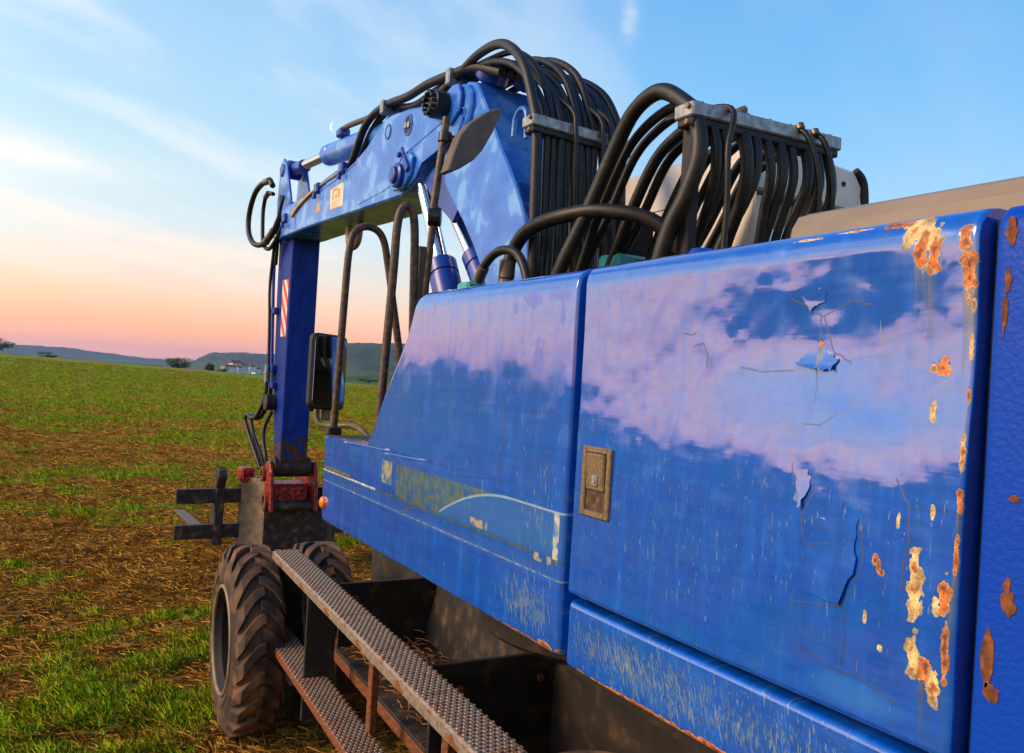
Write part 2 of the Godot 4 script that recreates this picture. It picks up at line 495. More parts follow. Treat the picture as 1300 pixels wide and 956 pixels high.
func scatter(called: String, label: String, kind: int, count: int) -> void:
	# kind 0 = green tufts, 1 = straw stalks lying about, 2 = clods of soil
	var b := Buf.new()
	rng.seed = 100 + kind
	if kind == 0:
		for k in 9:
			var g := rng.randf() * TAU
			var at := Vector3(cos(g), 0, sin(g)) * rng.randf() * 0.05
			var lean := Vector3(cos(g + rng.randf_range(-1, 1)), 0, sin(g + rng.randf_range(-1, 1))) * rng.randf_range(0.02, 0.07)
			var h := rng.randf_range(0.04, 0.10)
			var w := Vector3(-lean.z, 0, lean.x).normalized() * 0.0045
			var n := Vector3(lean.x, 0.06, lean.z).normalized()
			var mid := at + lean * 0.4 + Vector3(0, h * 0.6, 0)
			var tip := at + lean + Vector3(0, h, 0)
			var i0 := b.vert(at - w, n); var i1 := b.vert(at + w, n); var i2 := b.vert(mid + w * 0.8, n); var i3 := b.vert(mid - w * 0.8, n); var i4 := b.vert(tip, n)
			b.tri(i0, i1, i2); b.tri(i0, i2, i3); b.tri(i3, i2, i4)
	elif kind == 1:
		for k in 10:
			var g := rng.randf() * TAU
			var d := Vector3(cos(g), rng.randf_range(-0.05, 0.45), sin(g)).normalized()
			var at := Vector3(rng.randf_range(-0.07, 0.07), rng.randf_range(0.0, 0.03), rng.randf_range(-0.07, 0.07))
			var l := rng.randf_range(0.025, 0.11)
			var w := d.cross(Vector3.UP).normalized() * rng.randf_range(0.0016, 0.0034)
			var up := w.cross(d).normalized() * 0.003
			if up.y < 0: up = -up
			var sag := at + d * l * 0.55 + Vector3(0, 0.004, 0)
			var end := at + d * l
			for side in 2:
				var o := w if side == 0 else up
				var n := up.normalized() if side == 0 else w.normalized()
				var i0 := b.vert(at - o, n); var i1 := b.vert(at + o, n); var i2 := b.vert(sag + o, n); var i3 := b.vert(sag - o, n); var i4 := b.vert(end + o, n); var i5 := b.vert(end - o, n)
				b.tri(i0, i1, i2); b.tri(i0, i2, i3); b.tri(i3, i2, i4); b.tri(i3, i4, i5)
	else:
		for k in 1:
			var ring := []
			for a in 5:
				var row := []
				for s in 8:
					var th := PI * a / 4.0
					var ph := TAU * s / 8.0
					var p := Vector3(sin(th) * cos(ph), cos(th) * 0.7, sin(th) * sin(ph))
					p *= 1.0 + 0.35 * fine.get_noise_3d(p.x * 1.3, p.y * 1.3, p.z * 1.3) * 2.0
					row.append(b.vert(p * 0.05, p.normalized()))
				ring.append(row)
			for a in 4:
				for s in 8:
					var t := (s + 1) % 8
					b.tri(ring[a][s], ring[a][t], ring[a + 1][s]); b.tri(ring[a][t], ring[a + 1][t], ring[a + 1][s])
	var m := StandardMaterial3D.new()
	m.vertex_color_use_as_albedo = true
	m.roughness = 0.8
	m.metallic_specular = 0.2
	if kind == 0:
		m.backlight_enabled = true
		m.backlight = Color(0.5, 0.5, 0.3)
	var mm := MultiMesh.new()
	mm.transform_format = MultiMesh.TRANSFORM_3D
	mm.use_colors = true
	mm.mesh = b.mesh()
	var ts := []
	var cs := []
	while ts.size() < count:
		var f: float
		var x: float
		var near := rng.randf()
		# thick close to the machine, thinning out with the distance
		var r := 2.2 * pow(170.0 / 2.2, near) if kind != 2 else 2.2 * pow(22.0 / 2.2, near)
		var az := deg_to_rad(rng.randf_range(-14.0, 46.0))
		x = sin(az) * r; f = cos(az) * r
		var g := green_at(x, f)
		var keep := smoothstep(0.38, 0.8, g) if kind == 0 else 1.0 - 0.72 * smoothstep(0.45, 0.85, g)
		if kind == 2: keep *= smoothstep(0.5, 0.1, g) * clampf(0.2 + fn.get_noise_2d(x * 0.5, f * 0.5) * 2.0, 0.0, 1.0)
		if kind == 1: keep *= lerpf(1.0, 0.45, smoothstep(20.0, 45.0, r))
		if rng.randf() > keep: continue
		var s := rng.randf_range(0.6, 1.25) * (1.0 + smoothstep(8.0, 40.0, r) * 0.8 + smoothstep(40.0, 160.0, r) * 2.2)
		if kind == 2: s = rng.randf_range(0.25, 1.1)
		var bas := Basis(Vector3.UP, rng.randf() * TAU)
		if kind == 2: bas = bas * Basis(Vector3.RIGHT, rng.randf() * 3.0)
		if kind == 0: bas = bas.scaled(Vector3(s, s * rng.randf_range(0.55, 1.15), s))
		else: bas = bas.scaled(Vector3.ONE * s)
		ts.append(Transform3D(bas, V(x, ground_height(x, f) - 0.004, f)))
		var q := rng.randf()
		if kind == 0: cs.append(Color(0.14, 0.42, 0.012).lerp(Color(0.44, 0.52, 0.015), q) if rng.randf() < 0.8 else Color(0.46, 0.34, 0.03))
		elif kind == 1: cs.append(Color(0.44, 0.20, 0.025).lerp(Color(0.80, 0.50, 0.10), q * q) if rng.randf() < 0.75 else Color(0.24, 0.09, 0.015))
		else: cs.append(Color(0.13, 0.058, 0.016).lerp(Color(0.26, 0.12, 0.03), q))
	mm.instance_count = count
	for k in count:
		mm.set_instance_transform(k, ts[k])
		mm.set_instance_color(k, cs[k])
	var o := MultiMeshInstance3D.new()
	o.name = called
	o.multimesh = mm
	o.material_override = m
	add_child(o, true)
	setting(o, label, "stuff")


func hill(called: String, label: String, az0: float, az1: float, dist: float, tops: Array, color: Color, seed_: int) -> void:
	# a ridge standing at a distance, tops given as [azimuth, height]; it falls off to front and back
	var f := FastNoiseLite.new()
	f.seed = seed_; f.frequency = 1.0; f.fractal_octaves = 4
	var b := Buf.new()
	b.colored = true
	var na := 150
	var nr := 22
	for a in na + 1:
		var az := lerpf(az0, az1, float(a) / na)
		var top := 0.0
		for k in tops.size() - 1:
			if az >= tops[k][0] and az <= tops[k + 1][0]:
				top = lerpf(tops[k][1], tops[k + 1][1], smoothstep(0.0, 1.0, (az - tops[k][0]) / (tops[k + 1][0] - tops[k][0])))
		for r in nr + 1:
			var t := float(r) / nr
			var d := dist * (0.72 + 0.62 * t)
			var x := sin(deg_to_rad(az)) * d
			var z := cos(deg_to_rad(az)) * d
			var sh := pow(sin(PI * clampf(t * 0.92 + 0.02, 0.0, 1.0)), 1.3)
			var y := -30.0 + (top + 30.0) * sh + f.get_noise_2d(x * 0.004, z * 0.004) * 9.0 * sh + f.get_noise_2d(x * 0.03, z * 0.03) * 5.0 * sh
			var q := clampf(0.5 + f.get_noise_2d(x * 0.008, z * 0.008) * 1.4, 0.0, 1.0)
			b.tint = color.lerp(color * 1.7, q * 0.6)
			if t < 0.3: b.tint = b.tint.lerp(Color(0.09, 0.16, 0.03), (0.3 - t) / 0.3 * clampf(0.4 + f.get_noise_2d(x * 0.005, z * 0.005 + 9.0) * 2.0, 0.0, 1.0))
			b.vert(V(x, y, z), Vector3.UP)
	var w := nr + 1
	for a in na:
		for r in nr:
			var i0 := a * w + r
			var nn := (b.v[i0 + w] - b.v[i0]).cross(b.v[i0 + 1] - b.v[i0]).normalized()
			if nn.y < 0: nn = -nn
			b.n[i0] = nn
			b.tri(i0, i0 + w, i0 + 1); b.tri(i0 + 1, i0 + w, i0 + w + 1)
	var m := StandardMaterial3D.new()
	m.vertex_color_use_as_albedo = true
	m.roughness = 1.0
	var o := put(called, b, m, self)
	setting(o, label)


func tree(label: String, at: Vector3, height: float, width: float, seed_: int, called := "tree") -> void:
	rng.seed = seed_
	var o := thing(called, label, "tree" if called == "tree" else "bush", at, "trees along the brow of the field")
	var t := Buf.new()
	tube(t, smooth_path([Vector3.ZERO, Vector3(0.1, height * 0.25, 0), Vector3(-0.1, height * 0.6, 0.1)], 4), width * 0.04, 8)
	for k in 5:
		var g := TAU * k / 5.0 + rng.randf()
		tube(t, smooth_path([Vector3(0, height * 0.22, 0), Vector3(cos(g) * width * 0.2, height * 0.42, sin(g) * width * 0.2), Vector3(cos(g) * width * 0.36, height * 0.6, sin(g) * width * 0.36)], 3), width * 0.018, 6)
	put("trunk", t, M.dark, o)
	var b := Buf.new()
	b.colored = true
	var lobes := []
	for k in 9: lobes.append([Vector3(rng.randf_range(-0.36, 0.36) * width, rng.randf_range(0.28, 0.8) * height, rng.randf_range(-0.36, 0.36) * width), rng.randf_range(0.16, 0.28)])
	for k in 2600:
		var l: Array = lobes[rng.randi() % 9]
		var d := Vector3(rng.randfn(), rng.randfn(), rng.randfn()).normalized()
		var p: Vector3 = l[0] + Vector3(d.x * width, d.y * height * 0.8, d.z * width) * l[1] * pow(rng.randf(), 0.35)
		var s := height * 0.03 * rng.randf_range(0.6, 1.4)
		var u := Vector3(rng.randfn(), rng.randfn(), rng.randfn()).normalized()
		var w := u.cross(d).normalized()
		b.tint = Color(0.03, 0.06, 0.014).lerp(Color(0.075, 0.12, 0.022), rng.randf())
		var nn := (d + Vector3(0, 0.3, 0)).normalized()
		var i0 := b.vert(p - u * s, nn); var i1 := b.vert(p + w * s * 0.6, nn); var i2 := b.vert(p + u * s, nn); var i3 := b.vert(p - w * s * 0.6, nn)
		b.tri(i0, i1, i2); b.tri(i0, i2, i3)
	var m := StandardMaterial3D.new()
	m.vertex_color_use_as_albedo = true
	m.roughness = 0.9
	put("crown", b, m, o)


func house(label: String, at: Vector3, w: float, d: float, h: float, turn: float, white := true) -> void:
	var o := thing("house", label, "house", at, "houses of the far village")
	o.rotation.y = turn
	var b := Buf.new()
	box(b, Vector3(0, h * 0.5 - 2.0, 0), Vector3(w, h + 4.0, d), 0.05)
	put("wall", b, surface(Color(0.86, 0.84, 0.80) if white else Color(0.66, 0.62, 0.58), 0.9), o)
	var r := Buf.new()
	plate(r, [Vector2(-d * 0.58, 0), Vector2(d * 0.58, 0), Vector2(0, d * 0.4)], Vector3(0, h + 0.02, 0), Vector3(0, 0, 1), Vector3.UP, Vector3.RIGHT, -w * 0.53, w * 0.53, 0.05)
	put("roof", r, surface(rgb(120, 74, 62), 0.9), o)
	for k in 3:
		var q := Buf.new()
		box(q, Vector3((k - 1) * w * 0.28, h * 0.55, d * 0.5 + 0.03), Vector3(1.3, 1.5, 0.12), 0.02)
		put("window", q, M.smoked, o)


# ------------------------------------------------------------------ body panels
# Paint for a panel, computed over (forward, height): colour and roughness. chips = [forward, height, half width, half height, kind]
func panel_paint(w: int, h: int, f0: float, f1: float, y0: float, y1: float, chips: Array, splash: Array, seed_: int, decals: Callable) -> Array:
	var f := FastNoiseLite.new()
	f.seed = seed_; f.frequency = 0.012; f.fractal_octaves = 5
	var blot := f.get_image(w, h)
	f.seed = seed_ + 1; f.frequency = 0.03
	var streak := f.get_image(w, maxi(h / 14, 8))
	streak.resize(w, h, Image.INTERPOLATE_CUBIC)
	f.seed = seed_ + 2; f.frequency = 0.06
	var brush := f.get_image(maxi(w / 22, 8), h)
	brush.resize(w, h, Image.INTERPOLATE_CUBIC)
	f.seed = seed_ + 3; f.frequency = 0.035
	var rag := f.get_image(w, h).get_data()
	var bl := blot.get_data()
	var sk := streak.get_data()
	var br := brush.get_data()
	var col := PackedByteArray()
	col.resize(w * h * 3)
	var rou := PackedByteArray()
	rou.resize(w * h)
	for k in w * h:
		var n: float = bl[k] / 255.0
		var s: float = sk[k] / 255.0
		var q: float = br[k] / 255.0
		var fade := clampf((n - 0.52) * 2.6, 0.0, 1.0) * 0.16 + clampf((s - 0.55) * 2.4, 0.0, 1.0) * 0.14
		var v := 0.90 + (s - 0.5) * 0.10 + (q - 0.5) * 0.10
		col[k * 3] = int(clampf((3.0 + fade * 70.0) * v, 0, 255))
		col[k * 3 + 1] = int(clampf((94.0 + fade * 58.0) * v, 0, 255))
		col[k * 3 + 2] = int(clampf((214.0 + fade * 16.0) * v, 0, 255))
		rou[k] = int(clampf(26.0 + (q - 0.5) * 20.0 + fade * 90.0 + (n - 0.5) * 44.0, 8, 255))
	var sx := w / (f1 - f0)
	var sy := h / (y1 - y0)
	decals.call(col, rou, w, h, f0, y1, sx, sy, rag)
	rng.seed = seed_ * 7
	for z: Array in splash:   # [forward, height, half width, half height, count, lean]
		for k in int(z[4]):
			var cx := (float(z[0]) + rng.randfn() * float(z[2]) * 0.55 - f0) * sx
			var cy := (y1 - float(z[1]) - rng.randfn() * float(z[3]) * 0.55) * sy
			var l := int(rng.randf_range(2.0, 17.0) * (1.0 if rng.randf() < 0.8 else 2.4))
			var wd := 1 if rng.randf() < 0.6 else 2
			var al := rng.randf() * rng.randf() * 0.85 + 0.12
			for p in l:
				var yy := int(cy) + p
				var xx := int(cx + p * float(z[5]))
				for e in wd:
					if xx + e < 0 or xx + e >= w or yy < 0 or yy >= h: continue
					var at := yy * w + xx + e
					var fall := al * (1.0 - 0.6 * absf(p - l * 0.5) / (l * 0.5 + 0.5))
					col[at * 3] = int(lerpf(col[at * 3], 158.0, fall)); col[at * 3 + 1] = int(lerpf(col[at * 3 + 1], 140.0, fall)); col[at * 3 + 2] = int(lerpf(col[at * 3 + 2], 122.0, fall))
					rou[at] = int(lerpf(rou[at], 190.0, fall))
	for c: Array in chips:   # rust that has run down below its chip
		if int(c[4]) != 0: continue
		var run := float(c[3]) * 4.0 + 0.05
		for y in range(maxi(int((y1 - float(c[1])) * sy), 0), mini(int((y1 - float(c[1]) + run) * sy), h)):
			var down := (y / sy - (y1 - float(c[1]))) / run
			for x in range(maxi(int((float(c[0]) - float(c[2]) - f0) * sx), 0), mini(int((float(c[0]) + float(c[2]) - f0) * sx), w)):
				var k := y * w + x
				var a: float = clampf((sk[k] / 255.0 - 0.42) * 3.0, 0.0, 1.0) * (1.0 - down) * 0.55
				col[k * 3] = int(lerpf(col[k * 3], 150.0, a)); col[k * 3 + 1] = int(lerpf(col[k * 3 + 1], 84.0, a)); col[k * 3 + 2] = int(lerpf(col[k * 3 + 2], 40.0, a))
				rou[k] = int(lerpf(rou[k], 150.0, a))
	for c: Array in chips:
		var x0 := int((float(c[0]) - float(c[2]) * 1.7 - f0) * sx)
		var x1 := int((float(c[0]) + float(c[2]) * 1.7 - f0) * sx)
		var ya := int((y1 - float(c[1]) - float(c[3]) * 1.7) * sy)
		var yb := int((y1 - float(c[1]) + float(c[3]) * 1.7) * sy)
		for y in range(maxi(ya, 0), mini(yb, h)):
			for x in range(maxi(x0, 0), mini(x1, w)):
				var k := y * w + x
				var dx := (x / sx + f0 - float(c[0])) / float(c[2])
				var dy := (y1 - y / sy - float(c[1])) / float(c[3])
				var r1: float = rag[k] / 255.0 - 0.5
				var b1: float = bl[(k * 7) % (w * h)] / 255.0 - 0.5
				var e := sqrt(dx * dx + dy * dy) + r1 * 1.35
				if e > 1.0: continue
				var inner := e < 0.62 + (0.3 if int(c[4]) == 0 else -0.3)
				var g := 0.88 + r1 * 0.7 + (bl[(k * 13) % (w * h)] / 255.0 - 0.5) * 0.35
				if int(c[4]) == 2:    # paint gone dull and dark, no chip
					col[k * 3] = int(col[k * 3] * 0.8); col[k * 3 + 1] = int(col[k * 3 + 1] * 0.85)
					rou[k] = 120
					continue
				var cc := Color(222, 116, 18) if inner else Color(236, 196, 128)
				if int(c[4]) == 0 and e < 0.3: cc = Color(150, 68, 12)
				col[k * 3] = int(clampf(cc.r * g, 0, 255)); col[k * 3 + 1] = int(clampf(cc.g * g, 0, 255)); col[k * 3 + 2] = int(clampf(cc.b * g + b1 * 10.0, 0, 255))
				rou[k] = 200
	var ic := Image.create_from_data(w, h, false, Image.FORMAT_RGB8, col)
	var ir := Image.create_from_data(w, h, false, Image.FORMAT_L8, rou)
	var coat := PackedByteArray()
	coat.resize(w * h)
	for k in w * h:   # the shine has gone where the paint is dusty, streaked or chipped
		var worn: float = clampf((sk[k] / 255.0 - 0.46) * 2.2, 0.0, 1.0) * 0.5 + clampf((rag[k] / 255.0 - 0.5) * 2.6, 0.0, 1.0) * 0.4 + clampf((br[k] / 255.0 - 0.6) * 3.0, 0.0, 1.0) * 0.25
		coat[k] = int(255.0 * clampf(1.0 - worn - (0.7 if rou[k] > 125 else 0.0), 0.0, 1.0))
	var ik := Image.create_from_data(w, h, false, Image.FORMAT_L8, coat)
	return [ImageTexture.create_from_image(ic), ImageTexture.create_from_image(ir), ImageTexture.create_from_image(ik)]


func panel_material(paint: Array) -> StandardMaterial3D:
	var m := StandardMaterial3D.new()
	m.albedo_texture = paint[0]
	m.roughness_texture = paint[1]
	m.roughness = 1.0
	m.metallic_specular = 0.65
	m.clearcoat_enabled = true
	m.clearcoat = 1.0
	m.clearcoat_texture = paint[2]
	m.clearcoat_roughness = 0.06
	m.refraction_enabled = true   # opaque, but with the strong shine of thick enamel
	m.refraction_scale = 0.062
	m.texture_repeat = false
	return m


func ends(a: float, b: float, r: float, inner: float, step: float, both := true) -> Array:
	# positions along an edge-rounded width, each with how far it has turned inwards
	var out := [[a, inner], [a, r]]
	for k in range(1, 5):
		var g := PI * 0.5 * k / 4.0
		out.append([a + r * (1.0 - cos(g)), r * (1.0 - sin(g))])
	var n := maxi(int((b - a - 2.0 * r) / step), 2)
	for k in range(1, n): out.append([lerpf(a + r, b - r, float(k) / n), 0.0])
	if not both:
		out.append([b, 0.0])
		return out
	for k in range(0, 5):
		var g := PI * 0.5 * k / 4.0
		out.append([b - r * (1.0 - sin(g)), r * (1.0 - cos(g))])
	out.append([b, inner])
	return out


# One sheet-metal panel facing left: cols run forward, rows run up; dents push the sheet in (metres) at a point.
func panel(cols: Array, rows: Array, x: float, dents: Callable, span: Callable, uv: Rect2) -> Buf:
	var b := Buf.new()
	var nc := cols.size()
	var nr := rows.size()
	for r: Array in rows:
		for c: Array in cols:
			var f: float = span.call(c[0], r[0])
			var inn: float = c[1] + r[1] + dents.call(f, r[0])
			b.vert(V(x + inn, r[0], f), Vector3.LEFT, Vector2((f - uv.position.x) / uv.size.x, 1.0 - (r[0] - uv.position.y) / uv.size.y))
	for a in nr:
		for c in nc:
			var i := a * nc + c
			var du := b.v[a * nc + mini(c + 1, nc - 1)] - b.v[a * nc + maxi(c - 1, 0)]
			var dv := b.v[mini(a + 1, nr - 1) * nc + c] - b.v[maxi(a - 1, 0) * nc + c]
			var n := dv.cross(du)
			if n.length() > 1e-12:
				n = n.normalized()
				if n.x > 0.02: n = -n
				b.n[i] = n
	for a in nr - 1:
		for c in nc - 1:
			var i := a * nc + c
			b.tri(i, i + 1, i + nc); b.tri(i + 1, i + nc + 1, i + nc)
	return b


func bump(f: float, y: float, cf: float, cy: float, sf: float, sy: float) -> float:
	var a := (f - cf) / sf
	var b := (y - cy) / sy
	return exp(-0.5 * (a * a + b * b))


func plain_span(f: float, _y: float) -> float:
	return f


func front_span(f: float, y: float) -> float:
	# the front panel is long below the deck and slants back above it
	var near := 1.865
	var t := (f - near) / (4.03 - near)
	var up := 3.36 - 0.34 * smoothstep(1.80, 2.40, y) - 0.05 * (y - 1.8)
	up += 0.10 * pow(clampf((1.90 - y) / 0.13, 0.0, 1.0), 2.0)
	if y > 2.33: up -= 0.045 * pow((y - 2.33) / 0.10, 2.0)
	var end := 4.03 if y < 1.776 else up
	if y < 1.42: end -= 0.02 * pow((1.42 - y) / 0.08, 2.0)
	return near + t * (end - near)


# cracks in the paint of the door, fine dark lines with a paler lip
func door_cracks(col: PackedByteArray, rou: PackedByteArray, w: int, h: int, f0: float, y1: float, sx: float, sy: float, rag: PackedByteArray) -> void:
	rng.seed = 9
	for y in h:   # a worn pale bow low on the door and soft sun-faded blots
		for x in w:
			var f := x / sx + f0
			var yy := y1 - y / sy
			var a := 0.0
			var e := pow((f - 0.93) / 0.13, 2.0) + pow((yy - 1.572) / 0.035, 2.0)
			if e < 1.0: a = 0.34 * smoothstep(1.0, 0.1, e)
			var n: float = rag[y * w + x] / 255.0
			a = maxf(a, clampf((n - 0.66) * 3.0, 0.0, 1.0) * 0.22 * smoothstep(1.35, 1.0, f))
			if a > 0.0:
				var k := y * w + x
				col[k * 3] = int(lerpf(col[k * 3], 96.0, a)); col[k * 3 + 1] = int(lerpf(col[k * 3 + 1], 150.0, a)); col[k * 3 + 2] = int(lerpf(col[k * 3 + 2], 214.0, a))
	for line: Array in [[[1.13, 2.30], [1.08, 2.275], [1.055, 2.262], [1.03, 2.19], [0.99, 2.17]], [[1.06, 2.265], [1.062, 2.18], [1.058, 2.09]], [[1.055, 2.262], [0.99, 2.29], [0.95, 2.28]], [[0.932, 1.885], [0.926, 1.80], [0.962, 1.722], [1.08, 1.70]], [[1.095, 1.97], [1.06, 1.878], [1.03, 1.93]], [[1.065, 1.875], [1.05, 1.82], [1.0, 1.83]], [[0.87, 1.97], [0.845, 1.93], [0.842, 1.85], [0.85, 1.78]], [[1.06, 1.625], [0.98, 1.605], [0.90, 1.60], [0.85, 1.585]], [[0.96, 1.72], [0.955, 1.66], [0.965, 1.615]], [[1.12, 2.155], [1.2, 2.15], [1.26, 2.158]], [[1.40, 2.205], [1.37, 2.21], [1.355, 2.19], [1.36, 2.155]], [[1.0, 2.08], [1.04, 2.05], [1.08, 2.05]], [[1.44, 2.235], [1.41, 2.23], [1.395, 2.236]]]:
		for q in line.size() - 1:
			var a := Vector2(line[q][0], line[q][1])
			var b := Vector2(line[q + 1][0], line[q + 1][1])
			var n := int(a.distance_to(b) * sx * 1.5)
			var off := 0.0
			for t in n:
				off = clampf(off + rng.randf_range(-0.6, 0.6), -4.0, 4.0)
				var p := a.lerp(b, t / float(n))
				var x := int((p.x - f0) * sx + off)
				var y := int((y1 - p.y) * sy + off * 0.6)
				for c: Array in [[0, 0, 0.85, 14.0, 22.0, 44.0], [1, 0, 0.45, 14.0, 30.0, 60.0], [0, 1, 0.5, 20.0, 34.0, 66.0], [0, -1, 0.08, 110.0, 150.0, 200.0]]:
					var xx: int = x + c[0]
					var yy: int = y + c[1]
					if xx < 0 or yy < 0 or xx >= w or yy >= h: continue
					var k := yy * w + xx
					col[k * 3] = int(lerpf(col[k * 3], c[3], c[2])); col[k * 3 + 1] = int(lerpf(col[k * 3 + 1], c[4], c[2])); col[k * 3 + 2] = int(lerpf(col[k * 3 + 2], c[5], c[2]))
					rou[k] = 130


func no_decals(_c: PackedByteArray, _r: PackedByteArray, _w: int, _h: int, _f0: float, _y1: float, _sx: float, _sy: float, _rag: PackedByteArray) -> void:
	pass


func _ready() -> void:
	# ---------------------------------------------------------------- camera, sky, sun
	var cam := Camera3D.new()
	cam.name = "camera"
	cam.fov = 2.0 * rad_to_deg(atan(478.0 / 1030.0))
	cam.near = 0.05
	cam.far = 12000.0
	cam.position = Vector3(0, 2.1, 0)
	cam.basis = Basis(Vector3.UP, deg_to_rad(-30.6)) * Basis(Vector3.RIGHT, deg_to_rad(0.3)) * Basis(Vector3(0, 0, 1), deg_to_rad(3.4))
	add_child(cam)
	cam.current = true
	var env := Environment.new()
	env.background_mode = Environment.BG_SKY
	env.sky = Sky.new()
	env.sky.sky_material = make_sky()
	env.background_energy_multiplier = 0.92
	env.tonemap_mode = Environment.TONE_MAPPER_LINEAR
	env.tonemap_exposure = 1.25
	env.fog_enabled = true
	env.fog_density = 0.00006
	env.fog_light_color = rgb(136, 162, 212)
	env.sdfgi_enabled = true
	env.ssao_enabled = true
	env.ssil_enabled = true
	var we := WorldEnvironment.new()
	we.name = "surroundings"
	we.environment = env
	add_child(we)
	var sun := DirectionalLight3D.new()
	sun.name = "low_sun"
	sun.light_color = Color(1.0, 0.84, 0.66)
	sun.light_energy = 0.9
	sun.light_angular_distance = 22.0
	sun.shadow_enabled = true
	var az := deg_to_rad(-72.0)
	var el := deg_to_rad(29.0)
	var from := Vector3(sin(az) * cos(el), sin(el), -cos(az) * cos(el))
	add_child(sun)
	sun.look_at_from_position(Vector3.ZERO, -from)

	make_materials()
	make_ground()
	make_hills()
	make_moon()
	machine = thing("excavator", "blue wheeled excavator with dented, rust-chipped side panels and looped hydraulic hoses", "excavator", machine_at)
	under = Transform3D(Basis(), machine_at) * Transform3D(Basis(Vector3.UP, deg_to_rad(-2.4)), Vector3.ZERO) * Transform3D(Basis(), -machine_at)
	make_undercarriage()
	make_body()
	make_cab()
	make_boom()
	make_hoses()
	make_rails()
	make_fork()
	scatter("grass", "green tufts of grass growing through the stubble", 0, 60000)
	scatter("straw", "loose brown straw lying over the field", 1, 90000)
	scatter("clods", "dark clods of soil among the straw", 2, 5000)


func make_hills() -> void:
	hill("far_ridge", "long blue ridge beyond the left end of the field", -30.0, 16.0, 6200.0, [[-30, 60], [-8, 62], [-1.0, 48], [1.5, 46], [4.0, 26], [6.5, 8], [9.0, -10], [16, -30]], Color(0.030, 0.055, 0.05), 51)
	hill("wooded_hill", "wooded blue hill above the far village", 7.0, 19.0, 3600.0, [[7, -30], [8.6, -4], [10.5, 46], [12.2, 57], [14.5, 54], [16.5, 30], [19, -10]], Color(0.026, 0.05, 0.035), 52)
	hill("forest_ridge", "dark forested ridge behind the excavator arm", 13.6, 60.0, 2300.0, [[13.6, -30], [15.0, 20], [17.5, 74], [20.0, 88], [23.0, 90], [28.0, 84], [40, 60], [60, 50]], Color(0.022, 0.045, 0.024), 53)
	var P := func(deg: float, d: float, y: float) -> Vector3: return Vector3(sin(deg_to_rad(deg)) * d, y, -cos(deg_to_rad(deg)) * d)
	tree("broad dark tree on the brow of the field, widest of its row", P.call(8.2, 330.0, -2.4), 6.2, 10.5, 61)
	tree("small round tree on the brow, left of two beside the village", P.call(10.15, 360.0, -3.6), 6.0, 5.2, 62)
	tree("low tree on the brow just under the village, nearest the excavator arm", P.call(10.95, 370.0, -4.4), 5.0, 5.6, 63)
	tree("small lone bush on the skyline of the field under the far ridge", P.call(0.75, 292.0, -0.5), 3.2, 6.2, 64, "bush")
	tree("leafy tree cut off by the left edge of the field", P.call(-2.15, 250.0, -0.2), 6.0, 10.0, 65)
	tree("flat dark bush at the field edge behind the handrails", P.call(20.6, 330.0, -2.2), 2.2, 12.0, 66, "bush")
	var at := [[11.45, 1700, 16, 13, 8.0], [11.75, 1750, 20, 18, 9.0], [11.95, 1700, 11, 11, 8.0], [12.2, 1760, 24, 14, 8.0], [12.55, 1800, 15, 12, 7.5], [12.85, 1740, 12, 12, 7.0], [13.1, 1820, 20, 12, 7.0], [11.1, 1650, 12, 10, 5.5]]
	var says := ["white house at the left end of the far village", "large white block highest among the village roofs", "narrow white house beside the large white block", "long white house in the middle of the village", "white house right of the long house in the village", "small pale house low in the village, towards the arm", "pale house at the right end of the far village", "low pale barn below the left end of the village"]
	for k in at.size():
		var q: Array = at[k]
		house(says[k], P.call(q[0], float(q[1]), -12.0 + (4.0 if k % 2 else 0.0) + (3.0 if k == 1 else 0.0)), q[2], q[3], q[4], 0.3 * k, k != 7)


